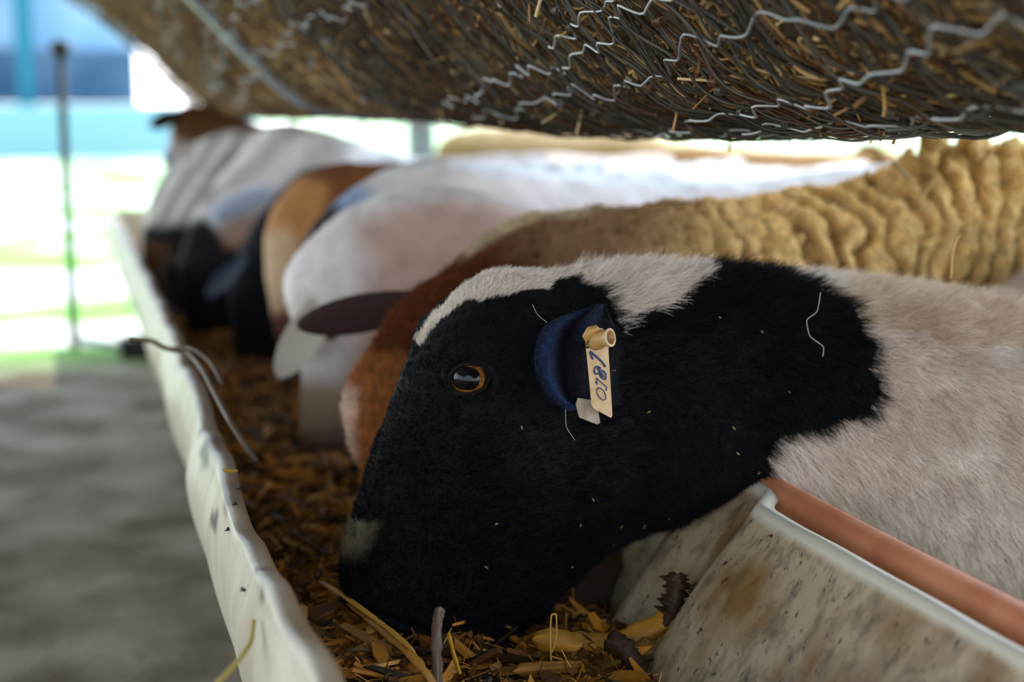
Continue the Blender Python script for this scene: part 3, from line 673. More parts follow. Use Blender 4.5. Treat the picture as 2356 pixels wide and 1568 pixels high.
def A_feature(L):
    n, t = L.normals(); u, v = L.px(); near = np.where(L.G[..., 1] < YA, 1, 1)*(np.abs(L.G[..., 1]-YA) > .02)
    d = np.zeros(u.shape)
    a = ((u-1084)*.96+(v-870)*.25)/50; b_ = (-(u-1084)*.25+(v-870)*.96)/35; r = np.hypot(a, b_)
    d += -.010*(1-smooth(.75, 1.05, r))
    d += .0035*np.exp(-((r-1.22)/.16)**2)
    d += .007*np.exp(-(((u-1060)/95)**2+((v-790)/40)**2))            # brow
    d += -.006*np.exp(-(((u-1040)/22)**2+((v-960)/45)**2))           # tear pit
    d += .004*np.exp(-(((u-1090)/60)**2+((v-955)/38)**2))            # cheek bone
    d += -.005*np.exp(-(((u-960)/40)**2+((v-1080)/120)**2))
    d += .006*np.exp(-(((u-1260)/130)**2+((v-1130)/110)**2))         # jaw muscle
    d += -.004*np.exp(-(((u-830)/26)**2+((v-1320)/14)**2))           # nostril
    d += -.004*np.exp(-(((v-1405-.35*(u-850))/9)**2))*smooth(1010, 940, u)   # mouth line
    d += -.006*np.exp(-(((u-1480)/50)**2+((v-980)/160)**2))*.8       # behind the jaw
    L.G = L.G+n*(d*near)[..., None]+n*(.0015*fbm(L.G, 40, 2))[..., None]
def A_ear(b):
    n, m = 46, 40; v = np.linspace(0, 1, n); u = np.linspace(-1, 1, m)
    cx = pchip([0, .25, .6, 1], [1385, 1345, 1330, 1338], v); cyv = np.interp(v, [0, 1], [700, 938])
    lf = pchip([0, .08, .2, .4, .65, .85, .95, 1], [4, 56, 96, 102, 97, 76, 52, 10], v); rg = pchip([0, .08, .2, .4, .7, .9, 1], [4, 30, 62, 80, 78, 50, 8], v)
    lf = np.convolve(np.pad(lf, 2, 'edge'), np.ones(5)/5, 'valid'); rg = np.convolve(np.pad(rg, 2, 'edge'), np.ones(5)/5, 'valid')
    vv, uu = np.meshgrid(v, u, indexing='ij'); X = cx[:, None]+np.where(uu < 0, uu*lf[:, None], uu*rg[:, None]); Z = cyv[:, None]+8*uu*0
    h = .014*np.exp(-((uu+.72)/.26)**2)*smooth(.02, .3, vv)+.013*np.exp(-((uu-.05)/.30)**2)*(1-.4*vv)+.002
    h += -.010*np.exp(-((uu+.34+.1*vv)/.13)**2)*smooth(0, .3, vv)
    h += .006*smooth(.75, 1, vv)*0
    Yd = YA-.074-.010*np.sin(vv*math.pi*.6)-h
    P = at(X.ravel(), Z.ravel(), Yd.ravel()).reshape(n, m, 3); Q = P+np.array([0, .0035, 0])*(1-uu[..., None]**4)+np.array([0, .0008, 0])
    G = np.concatenate([P, Q[:, ::-1]], 1); K = G.shape[1]
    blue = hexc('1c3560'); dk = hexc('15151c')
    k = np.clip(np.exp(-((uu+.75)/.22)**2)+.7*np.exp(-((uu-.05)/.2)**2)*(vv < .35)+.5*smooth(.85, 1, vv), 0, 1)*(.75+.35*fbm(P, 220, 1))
    col = dk+(blue-dk)*np.clip(k*.72, 0, 1)[..., None]; C = np.concatenate([col, np.broadcast_to(dk, col.shape)], 1)  # blue highlights on rim and fold painted into the ear colour
    b.add(G.reshape(-1, 3), grid_faces(n, K, True), None, C.reshape(-1, 3))
    e = G[-1]; b.add(e, [[i, i+1, K-2-i, K-1-i] for i in range(m-1)], None, dk)
    # root of the ear
    global EAR_GRID; EAR_GRID = (P.copy(), np.broadcast_to(col, P.shape).copy())
    base = at(1300, 690, YA+.07); ear(b, base, base+np.array([-.02, .085, -.05]), .028, (1, 0, .2), dk)
def nearest(L, px_, py_):
    u, v = topx(L.G); near = L.G[..., 1] < L.Yc; d = np.where(near, (u-px_)**2+(v-py_)**2, 1e9); i = np.unravel_index(np.argmin(d), d.shape); return L.G[i]
def sheepA():
    root = empty('sheep', (1.3, YA, 0)); L = Loft(A_st, YA, A_w, nr=560, nseg=300, cap=.022, e=.86)
    pe = nearest(L, 1084, 870).copy()
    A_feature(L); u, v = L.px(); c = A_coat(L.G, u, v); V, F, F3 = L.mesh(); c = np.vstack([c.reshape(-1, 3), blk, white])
    finish(root, V, F, F3, c*.62, [A_ear, lambda b: legs(b, YA, 1.02, 1.52, .09, .34, white)], M_skin)  # skin colour darkened to paint shade depth beneath the fur
    ce = at(1084, 871, pe[1]+.0085); face = np.array([-.58, -.80, .22])
    eyeball(root, ce, .0160, face, (.95, -.3, -.15), hexc('80501c'), (.70, .54))
    b = MB()                          # lids
    def lid(pts, r):
        P = at(*np.array(pts, float).T, 1.0); n_ = len(P)
        t = np.linspace(0, n_-1, 40); P2 = pchip(np.arange(n_), np.array(pts, float), t); yy = np.empty(40)
        for i, (x, y) in enumerate(P2):
            d = ray(x, y); oc = CAM-ce; bb = d@oc; cc = oc@oc-(.0176**2); disc = bb*bb-(d@d)*cc
            tt = (-bb-math.sqrt(max(disc, 0)))/(d@d); yy[i] = (CAM+d*tt)[1]
        b.tube(at(P2[:, 0], P2[:, 1], yy+.0005), r, 10, hexc('0a0808'))
    lid([(1034, 893), (1036, 866), (1050, 846), (1075, 837), (1102, 838), (1120, 848), (1129, 862)], .0017)
    lid([(1034, 893), (1050, 902), (1075, 905), (1100, 899), (1118, 886), (1129, 862)], .0013)
    b.build('eyelids', M_skin, root)
    def ln(P, u, v):
        k = np.full(u.shape, .006); k = np.where(u > 1300, .010, k); k = np.where((u > 1350) & (v < 760), .017, k); k = np.where(u > 1750, .018, k); k = np.where((u < 1150) & (v < 1000), .0048, k)
        return k
    def eyehole(P, u, v):
        a = (u-1084)/56; b_ = (v-870)/42; e1 = (a*a+b_*b_) > 1
        er = ~((u > 1245) & (u < 1415) & (v > 745) & (v < 930) & (P[..., 1] < YA-.03))
        return e1*er*np.where(u < 1150, 1.35, 1.0)
    def df(R, u, v, t, n):
        # coat is combed back from the nose; on the neck it hangs down a little, ruffled
        d = t.copy(); d[:, 2] -= np.where(u > 1500, .55, .05); d[:, 0] += np.where(v < 760, .3, 0)
        d -= n*(d*n).sum(1)[:, None]; return d/(np.linalg.norm(d, axis=1)[:, None]+1e-9)
    hair('fur', L, 190000, A_coat, ln, root, M_fur, lift=.30, k=4, rad=.00019, jit=.24, where=eyehole, dirf=df, far=.15)
    g, gc = EAR_GRID; gn = np.cross(np.gradient(g, axis=0), np.gradient(g, axis=1)); gn /= np.linalg.norm(gn, axis=2)[..., None]+1e-12; gn *= np.sign(-gn[..., 1:2])
    rng = np.random.default_rng(8); n_ = 9000; i = rng.integers(0, g.shape[0]-1, n_); j = rng.integers(0, g.shape[1]-1, n_); f1, f2 = rng.random((2, n_, 1))
    p = g[i, j]*(1-f1)*(1-f2)+g[i+1, j]*f1*(1-f2)+g[i, j+1]*(1-f1)*f2+g[i+1, j+1]*f1*f2; d = gn[i, j]*.5+rng.normal(0, .45, (n_, 3))+np.array([-.3, 0, -.7]); d /= np.linalg.norm(d, axis=1)[:, None]
    edge = np.where((j < 3) | (i > g.shape[0]-5), 1.6, 1)[:, None]; Lh = rng.uniform(.0015, .0032, (n_, 1))*edge
    Ph = p[:, None]+d[:, None]*(Lh*np.array([0, .5, 1.]))[..., None]; strands('ear_hair', Ph, np.array([[.00014, .0001, .00003]]), gc[i, j]*rng.uniform(.7, 1.6, (n_, 1)), M_fur, root)
    # chaff caught in the coat
    rng = np.random.default_rng(5); b = MB()
    for _ in range(46):
        i = rng.integers(60, 420); j = rng.integers(20, 130); p = L.G[i, j]; nn = L.normals()[0][i, j] if _ == 0 else None
        a = rng.normal(0, 1, 3); a[1] *= .3; a /= np.linalg.norm(a); p = p+np.array([0, -.005, .001])
        b.tube([p-a*.0014, p+a*.0014*rng.uniform(.5, 1.4)], .0004, 5, hexc('b8a060'))
    o = b.build('chaff', M_straw, root); o['kind'] = 'stuff'
    tag(settle(root), 'nearest sheep, black head with white blaze and pale body, eating from the trough', 'sheep')
    return L
LA = sheepA()

# ---- ear tag on the nearest sheep
def ear_tag():
    Yt = YA-.108; t = empty('ear_tag', at(1380, 800, Yt)); tan = hexc('d8b88c'); brn = hexc('c79a58')
    def Q(pts, dy=0): return at(*np.array(pts, float).T, Yt+dy)
    b = MB(); b.prism(Q([(1347, 790), (1351, 768), (1355, 761), (1362, 757), (1374, 754), (1385, 755), (1396, 762), (1402, 775), (1400, 806), (1404, 868), (1409, 955), (1406, 961), (1367, 940), (1361, 932), (1355, 868)]), (0.0004, .0016, 0), tan); b.build('front_flap', M_tag, t, False)
    b = MB(); b.prism(Q([(1325, 930), (1330, 915), (1372, 922), (1377, 948), (1381, 972), (1374, 976), (1333, 960)], .010), (0, .0014, 0), hexc('b0a090')); b.build('back_flap', M_tag, t, False)
    c = Q([(1376, 780)], -.001)[0]; e = at(1405, 776, Yt-.010)
    ax = (e-c); L = np.linalg.norm(ax); ax /= L; b = MB()
    s = np.cross(ax, [0, 0, 1.]); s /= np.linalg.norm(s); up = np.cross(s, ax); n = 28; ph = np.arange(n)/n*2*math.pi
    prof = [(-.25, .0082), (.15, .0078), (.35, .0064), (.8, .0062), (.93, .0072), (1.0, .0072), (1.02, .0062), (1.0, .0050), (.2, .0046), (.2, .0005)]
    G = np.array([[c+ax*L*q_+(s*math.cos(a)+up*math.sin(a))*r for a in ph] for q_, r in prof]); col = np.repeat(np.array([brn, brn, brn, tan, tan, tan, tan, brn, hexc('6a5a50'), hexc('6a5a50')]), n, 0)
    b.add(G.reshape(-1, 3), grid_faces(len(prof), n, True), None, col); b.build('stud', M_tag, t)
    b = MB(); P = Q([(1350, 800), (1349, 775), (1358, 760), (1371, 757), (1378, 762)], -.002); b.tube(P, [.002, .0034, .0036, .0034, .002], 12, brn)
    b.tube(Q([(1366, 800), (1364, 778), (1370, 763)], -.003), [.0012, .0024, .0018], 10, brn); b.build('clasp', M_tag, t)
    b = MB(); b.tube(at(np.array([1376, 1370]), np.array([780, 782]), np.array([Yt, Yt+.02])), .003, 10, brn); b.build('pin', M_tag, t)
    # handwritten number 1870, reading down the flap
    def ink(pts, r=.0007):
        p = np.array(pts, float); k = np.linspace(0, len(p)-1, 24); pp = pchip(np.arange(len(p)), p, k); return Q(pp, -.0003)
    b = MB(); ic = hexc('3a466a')
    for pts, r in (([(1357, 808), (1361, 820), (1364, 826)], .0010), ([(1357, 808), (1370, 818), (1384, 831), (1393, 843)], .0011),
                   ([(1372, 842), (1367, 850), (1370, 860), (1378, 857), (1381, 846), (1372, 842)], .0008), ([(1378, 857), (1384, 868), (1392, 872), (1394, 862), (1386, 852), (1378, 857)], .0009), ([(1375, 846), (1388, 866)], .0012),
                   ([(1372, 868), (1374, 884), (1370, 878)], .0005), ([(1372, 869), (1384, 880), (1396, 892), (1394, 898)], .0006),
                   ([(1376, 891), (1373, 900), (1378, 912), (1388, 920), (1394, 916), (1392, 904), (1384, 894), (1376, 891)], .0005)):
        b.tube(ink(pts), r*.9, 6, ic, flat=.9)
    b.build('handwritten_number', M_ink, t)
    tag(settle(t), 'tan plastic ear tag with a handwritten number in the black ear', 'ear tag')
ear_tag()

# ---- generic sheep
def sheep(Y, st, world, coat, label, wool=None, furN=0, furlen=.004, ears=(), eye=None, nr=300, nseg=150, matl=None, legcol=None, cap=.02, fuzz=None, feat=None, extra=(), lift=.3, group=None):
    root = empty('sheep', (world[0][0] if world else 1.0, Y, 0)); L = Loft(st, Y, world, nr=nr, nseg=nseg, cap=cap, e=.9)
    pe = nearest(L, *eye).copy() if eye else None
    n, t = L.normals(); u, v = L.px()
    L.G = L.G+n*(.003*fbm(L.G, 22, int(Y*100)))[..., None]
    if feat: feat(L, n, u, v)
    c = coat(L.G, u, v)
    if wool: c = wool(L, n, u, v, c)
    V, F, F3 = L.mesh(); c2 = np.vstack([c.reshape(-1, 3), c[0, 0], c[-1, 0]])
    ex = list(extra)
    for (bp, tp, wd, sd_, col, cup) in ears:
        ex.append(lambda b, q_=(bp, tp, wd, sd_, col, cup): ear(b, q_[0], q_[1], q_[2], q_[3], q_[4], cup=q_[5]))
    xs = [w_[0] for w_ in world]; lc = legcol if legcol is not None else coat(np.array([[1., Y, .5]]), np.array([1500.]), np.array([600.]))[0]
    ex.append(lambda b: legs(b, Y, xs[0]+.03, xs[-1]-.1, world[0][4]*.6, .36, lc))
    finish(root, V, F, F3, c2, ex, matl or M_skin)
    if eye: eyeball(root, pe+np.array([.002, .010, 0]), .0150, (-.4, -.9, .1), (.9, -.3, -.2), hexc('6a4018'))
    if furN: hair('fur', L, furN, coat, lambda P, u, v: np.full(u.shape, furlen), root, M_fuzz, lift=lift, k=3, rad=.00035, jit=.3, seed=int(Y*10))
    tag(settle(root), label, 'sheep', group); return root, L

# B: brown face, woolly fleece
YB = 1.42
B_st = [(1160, 1470, 1378, 1470, .024, 0, -.235), (1095, 1425, 1394, 1415, .028, 0, -.235), (985, 1290, 1420, 1330, .030, 0, -.225), (890, 1150, 1450, 1240, .042, 0, -.165), (826, 1045, 1500, 1180, .056, 0, -.10), (797, 950, 1560, 1130, .062, 0, -.06), (812, 880, 1620, 1090, .066, 0, -.03),
        (858, 795, 1690, 1065, .07), (905, 725, 1750, 1040, .07), (965, 668, 1800, 1030, .07), (1045, 615, 1850, 1030, .074), (1115, 560, 1900, 1040, .08), (1235, 500, 1950, 1060, .09), (1480, 475, 2100, 1110, .105), (1700, 462, 2250, 1150, .12), (1900, 432, 2400, 1200, .13), (2080, 385, 2550, 1250, .14), (2340, 350, 2700, 1300, .145)]
B_w = [(1.30, .66, 1.35, .28, .15), (1.55, .65, 1.55, .28, .15), (1.75, .60, 1.72, .36, .12)]
brn1 = hexc('723a1c'); brn2 = hexc('b4703a'); brn3 = hexc('55301e'); woolc = hexc('f6cc82'); woolb = hexc('a07a58')
B_coat0 = coat_fn(hexc('dcb474'), [([(600, 500), (1060, 560), (1200, 520), (1330, 500), (1500, 560), (1700, 640), (1800, 1700), (600, 1700)], brn3*1.3),
                             ([(780, 800), (990, 820), (1000, 1200), (780, 1200)], brn2), ([(840, 690), (1100, 560), (1350, 560), (1700, 760), (1000, 1000), (960, 800), (900, 800), (850, 850)], brn1)], 22, 5, 25)
def B_coat(P, u, v):
    c = B_coat0(P, u, v); k = smooth(22, 0, v-np.interp(u, [1040, 1115, 1235, 1400], [615, 560, 500, 482]))*smooth(1040, 1090, u)*smooth(1450, 1300, u)
    # muzzle and lower jaw dark grey brown, pale patch along the forehead edge, wool darkening towards the throat
    kc = k; k = smooth(1180, 1260, v); c = c*(1-k[..., None])+hexc('5a4436')*k[..., None]
    k = smooth(835, 805, u-.10*np.abs(v-970))*smooth(880, 920, v)*smooth(1110, 1050, v); c = c*(1-k[..., None])+hexc('e2c4ac')*k[..., None]
    w_ = smooth(1080, 1300, u+.45*(620-v)); c = c*(1-w_[..., None])+(woolb*(1-smooth(1350, 1800, u)[..., None])+woolc*smooth(1350, 1800, u)[..., None])*w_[..., None]
    return c*(1-kc[..., None])+hexc('d8c4a0')*kc[..., None]
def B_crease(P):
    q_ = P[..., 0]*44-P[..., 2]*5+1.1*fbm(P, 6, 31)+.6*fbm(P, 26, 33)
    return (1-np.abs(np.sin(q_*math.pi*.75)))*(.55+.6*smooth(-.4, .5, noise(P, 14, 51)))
def B_wool(L, n, u, v, c):
    P = L.G; w_ = smooth(1150, 1500, u+.3*(600-v)); fold = smooth(1500, 1950, u)
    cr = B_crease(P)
    d = -.026*cr**1.8*fold+w_*(.0045*fbm(P, 55, 4)+.003*np.abs(noise(P, 150, 8)))+.004*fold*noise(P, 28, 17)
    hi = smooth(430, 380, v)*smooth(2080, 2130, u); d += hi*(.010+.010*fbm(P, 30, 77))
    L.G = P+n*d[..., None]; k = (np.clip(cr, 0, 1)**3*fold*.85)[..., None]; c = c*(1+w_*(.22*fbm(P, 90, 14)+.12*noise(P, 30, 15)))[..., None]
    return c*(1-k)+hexc('5c4424')*k  # self-shadow of the creases put into the wool colour
def B_tufts(b):
    rng = np.random.default_rng(3)
    for (x, y, r, n_) in ((2140, 345, .016, 9), (2175, 320, .014, 7), (2235, 350, .020, 12), (2270, 390, .016, 8), (2340, 345, .016, 8), (2200, 385, .010, 5), (2310, 360, .012, 5), (2360, 380, .02, 6)):
        for _ in range(n_):
            p = at(x+rng.normal(0, 14), y+rng.normal(0, 14), YB-.04+rng.normal(0, .018)); q_ = r*rng.uniform(.35, .7)
            m = MB(); m.ell((0, 0, 0), (q_, q_*.8, q_*1.1), 12); V = m.V[0]; V = V*(1+.25*fbm(V+p, 120, 3)+.15*noise(V+p, 300, 2))[:, None]; b.add(V+p, m.F4[0], m.F3[0], woolc*rng.uniform(.8, 1.15))
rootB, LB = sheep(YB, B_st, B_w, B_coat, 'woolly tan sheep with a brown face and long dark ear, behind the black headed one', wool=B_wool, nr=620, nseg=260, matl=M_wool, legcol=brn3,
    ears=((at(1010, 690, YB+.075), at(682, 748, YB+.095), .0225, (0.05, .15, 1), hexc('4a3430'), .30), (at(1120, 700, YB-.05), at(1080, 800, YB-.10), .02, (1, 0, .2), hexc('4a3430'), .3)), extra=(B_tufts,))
def B_len(P, u, v): return np.where(u > 1150, .0085, .0085)
def B_hair(P, u, v):
    c = B_coat(P, u, v); k = (np.clip(B_crease(P), 0, 1)**2*smooth(1500, 1950, u)*.8)[:, None]; c = c*(1-k)+hexc('4c3418')*k; return c*(1+.35*fbm(P, 130, 19)+.25*RNG.normal(0, 1, c.shape[0]).clip(-1.5, 1.5))[:, None].clip(.35, 1.9)  # crease shade put into the hair colour as well
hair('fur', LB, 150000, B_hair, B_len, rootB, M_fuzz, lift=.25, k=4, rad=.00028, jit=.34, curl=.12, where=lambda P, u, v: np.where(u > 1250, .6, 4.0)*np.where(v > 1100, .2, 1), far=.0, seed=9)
settle(rootB)

def W(x0, z0, x1, hw=.13, zb=.30): return [(x0, z0, x0+.06, zb, hw), (x0+.3, z0+.01, x0+.3, zb-.01, hw), (x0+.52, z0, x0+.5, zb+.02, hw*.95), (x0+.66, .58, x0+.63, .40, hw*.75)]
# C: white-pink, hanging pale ear; top light painted as white back over darker flank
pink = hexc('cfb0a2')
C_st = [(722, 1075, 845, 1070, .026), (695, 1010, 880, 1015, .034), (692, 920, 930, 960, .040), (694, 840, 980, 930, .048), (684, 760, 1020, 910, .057), (664, 700, 1060, 900, .062), (652, 645, 1100, 880, .065), (680, 590, 1150, 880, .066),
        (732, 533, 1200, 880, .068), (800, 484, 1250, 900, .072), (885, 447, 1300, 920, .08), (1000, 425, 1400, 950, .09), (1100, 437, 1500, 960, .10), (1205, 466, 1600, 980, .11), (1400, 492, 1750, 1000, .12)]
C_coat = coat_fn(pink, [([(600, 420), (700, 560), (760, 540), (820, 500), (1000, 450), (1200, 480), (1300, 500), (1300, 380), (600, 380)], hexc('f6f2ee')), ([(600, 560), (800, 520), (840, 640), (800, 900), (600, 900)], hexc('f0ebe8')),
                        ([(680, 680), (708, 690), (712, 745), (686, 745)], hexc('b08a50')), ([(690, 780), (740, 780), (735, 808), (700, 808)], hexc('b87c48')), ([(600, 870), (1100, 900), (1100, 1000), (600, 1000)], hexc('bca288')), ([(600, 1000), (1000, 985), (1000, 1200), (600, 1200)], hexc('6a5048'))], 16, 21, 16, 34)
rC, LC = sheep(1.80, C_st, W(1.0, .59, 0), C_coat, 'white sheep with a pinkish flank and a pale hanging ear, behind the brown face', legcol=pink, eye=(765, 760), furN=30000, furlen=.006,
    ears=((at(775, 655, 1.765), at(642, 872, 1.70), .026, (1, .1, .15), hexc('cfc4b4'), .25),))
# D: white with a black stripe on the neck; bluish skylight painted on the back
D_st = [(700, 900, 800, 900, .026), (682, 800, 850, 850, .042), (670, 700, 900, 800, .053), (672, 620, 950, 780, .058), (694, 560, 1000, 760, .062), (735, 500, 1050, 760, .066), (795, 447, 1100, 760, .072), (875, 398, 1150, 770, .08),
        (980, 364, 1250, 780, .09), (1150, 378, 1400, 800, .10), (1300, 405, 1500, 820, .11), (1500, 420, 1700, 850, .11), (1750, 410, 1900, 860, .12)]
D_coat = coat_fn(hexc('e6dcd4'), [([(850, 340), (1700, 340), (1700, 430), (1150, 400), (1000, 385), (860, 430)], hexc('f4f4f4')), ([(730, 470), (820, 420), (870, 440), (830, 480), (770, 510)], hexc('9ab0d0')),
                                 ([(655, 590), (740, 475), (800, 480), (790, 520), (700, 600)], hexc('0c1014')), ([(600, 640), (760, 600), (760, 760), (600, 760)], hexc('dcd0c8'))], 8, 41, 14)
sheep(2.09, D_st, W(1.28, .615, 0, .12), D_coat, 'white sheep with skylight-tinted back and black neck patch, behind the pinkish white one', legcol=hexc('d4ccc8'), nr=220, nseg=110)
# E: orange brown
E_st = [(640, 800, 700, 800, .024), (630, 745, 722, 765, .034), (617, 660, 760, 720, .044), (606, 570, 800, 700, .053), (622, 492, 840, 680, .058), (662, 432, 880, 660, .062), (718, 392, 930, 660, .07), (790, 373, 1000, 670, .08), (900, 373, 1100, 690, .10), (1060, 385, 1250, 710, .11)]
E_coat = coat_fn(hexc('7a4a28'), [([(600, 400), (690, 400), (760, 430), (740, 520), (700, 600), (600, 640)], hexc('bc8450')), ([(590, 540), (660, 520), (700, 600), (690, 725), (590, 725)], hexc('d0b08c')), ([(590, 725), (800, 725), (800, 900), (590, 900)], hexc('6a4030'))], 8, 61, 14)
sheep(2.38, E_st, W(1.0, .555, 0, .12), E_coat, 'orange brown sheep with a tan face beside the black headed sheep', legcol=hexc('6a4030'), nr=220, nseg=110)
# F: black head
F_st = [(548, 850, 640, 850, .026), (533, 785, 660, 800, .036), (527, 700, 700, 750, .045), (533, 625, 740, 720, .053), (563, 553, 780, 700, .058), (603, 492, 820, 680, .062), (653, 430, 860, 660, .07), (703, 390, 920, 650, .08), (790, 378, 1000, 650, .10), (900, 384, 1150, 680, .11)]
F_coat = coat_fn(hexc('101318'), [([(640, 440), (700, 380), (760, 400), (700, 430)], hexc('1c2028'))], 4, 81, 14)
sheep(2.68, F_st, W(1.05, .55, 0, .12), F_coat, 'sheep with an all black head and neck reaching deep into the trough', legcol=hexc('14161a'), nr=220, nseg=110,
      ears=((at(560, 590, 2.60), at(484, 690, 2.52), .030, (1, 0, .6), hexc('2a3444'), .2),))
# G: grey white with black muzzle and tan cheek
G_st = [(432, 765, 520, 765, .026), (413, 700, 560, 730, .036), (407, 620, 600, 700, .045), (428, 540, 640, 680, .053), (458, 470, 680, 650, .06), (503, 412, 720, 620, .066), (553, 353, 760, 600, .072), (598, 305, 820, 590, .08), (655, 281, 880, 600, .10), (760, 303, 950, 610, .11), (860, 345, 1050, 640, .12)]
def streak_g(f):
    def g(P, u, v):
        k = smooth(.35, .8, .5+.5*np.sin((u*.62+v*.78)*.07+2*fbm(P, 8, 73)))*.45; c = f(P, u, v); k = k[..., None]*(c[..., :1] > .2); return c*(1-k)+hexc('9c9690')*k
    return g
G_coat = coat_fn(hexc('efeae6'), [([(380, 515), (480, 500), (520, 540), (660, 560), (660, 900), (380, 900)], hexc('101418')), ([(505, 500), (610, 470), (620, 570), (520, 575)], hexc('b08468')), ([(480, 480), (640, 425), (640, 455), (490, 520)], hexc('c4d2e8')),
                                 ([(440, 440), (500, 430), (500, 470), (440, 480)], hexc('a09090')), ([(560, 270), (700, 270), (860, 340), (860, 365), (640, 310)], hexc('ece8e4'))], 10, 91, 12)
sheep(2.99, G_st, W(1.12, .57, 0, .12), streak_g(G_coat), 'grey white sheep with a black muzzle and tan cheek next to the all black head', legcol=hexc('303030'), nr=220, nseg=110,
      ears=((at(600, 440, 2.90), at(500, 500, 2.86), .022, (.2, 0, 1), hexc('c4cce0'), .2),))
# H: streaked grey fleece, dark face
H_st = [(352, 715, 420, 715, .026), (337, 640, 460, 680, .038), (327, 560, 500, 640, .047), (335, 490, 540, 600, .055), (362, 422, 580, 560, .062), (402, 362, 620, 530, .07), (462, 320, 660, 520, .08), (540, 300, 720, 520, .09), (650, 300, 800, 530, .11)]
def streak(f, ang, fr, colr, amt):
    ca, sa = math.cos(ang), math.sin(ang)
    def g(P, u, v):
        k = smooth(.25, .75, .5+.5*np.sin((u*ca+v*sa)*fr+2*fbm(P, 9, 71)))*amt; c = f(P, u, v); k = k[..., None]*(c[..., :1] > .2); return c*(1-k)+np.asarray(colr)*k
    return g
H_coat = coat_fn(hexc('ecebe6'), [([(300, 515), (450, 510), (520, 540), (520, 600), (300, 600)], hexc('15181a')), ([(300, 560), (380, 560), (400, 700), (300, 700)], hexc('6a4a34')), ([(380, 590), (560, 590), (560, 900), (380, 900)], hexc('181818')),
                                 ([(470, 400), (560, 330), (570, 350), (480, 420)], hexc('8a9090'))], 14, 93, 12)
sheep(3.38, H_st, W(.98, .57, 0, .12), streak(H_coat, .6, .14, hexc('8c8a86'), .7), 'sheep with streaky grey white fleece and a dark face near the far end', legcol=hexc('303030'), nr=220, nseg=110)
# I: brown and white head lifted below the rack
I_st = [(386, 345, 396, 395, .026), (388, 305, 430, 415, .040), (396, 262, 480, 430, .055), (440, 240, 520, 440, .062), (510, 248, 570, 450, .07), (590, 285, 640, 460, .09), (680, 305, 720, 480, .11)]
I_coat = coat_fn(hexc('d0c0b8'), [([(380, 200), (700, 200), (600, 330), (500, 335), (390, 318)], hexc('5a3c1c')), ([(540, 285), (610, 285), (610, 345), (545, 335)], hexc('6a4030')), ([(370, 340), (420, 330), (420, 400), (370, 400)], hexc('8a8a98'))], 10, 95, 10)
sheep(3.85, I_st, W(.98, .575, 0, .12), I_coat, 'brown and white sheep with its head lifted under the far end of the rack', legcol=hexc('6a4a30'), nr=200, nseg=100, eye=(405, 290),
      ears=((at(420, 262, 3.80), at(345, 288, 3.72), .022, (0, 0, 1), hexc('2c1c10'), .2),))
# two more, standing further back on the right
J_st = [(1010, 420, 1040, 450, .03), (1000, 360, 1070, 440, .045), (1030, 312, 1110, 430, .07), (1100, 296, 1150, 520, .12), (1250, 288, 1250, 540, .16), (1420, 292, 1420, 540, .16)]
J_coat = coat_fn(hexc('b09468'), [([(900, 340), (1600, 345), (1600, 700), (900, 700)], hexc('8e6c3c'))], 10, 97, 8)
sheep(5.0, J_st, [(2.05, .64, 2.05, .30, .15), (2.2, .58, 2.18, .38, .11)], J_coat, 'cream woolly sheep standing behind the white backs, nearer the steel post', legcol=hexc('c8b08c'), nr=160, nseg=90)
K_st = [(1440, 430, 1470, 460, .03), (1430, 390, 1500, 450, .045), (1460, 350, 1540, 450, .07), (1560, 334, 1600, 560, .12), (1750, 345, 1750, 600, .16), (2000, 355, 2000, 620, .16)]
K_coat = coat_fn(hexc('98703a'), [([(1300, 360), (2200, 360), (2200, 700), (1300, 700)], hexc('805820'))], 10, 99, 8)
sheep(4.3, K_st, [(2.62, .60, 2.62, .28, .15), (2.78, .54, 2.76, .36, .11)], K_coat, 'tan woolly sheep standing behind, just below the rack on the right', legcol=hexc('a08050'), nr=160, nseg=90)

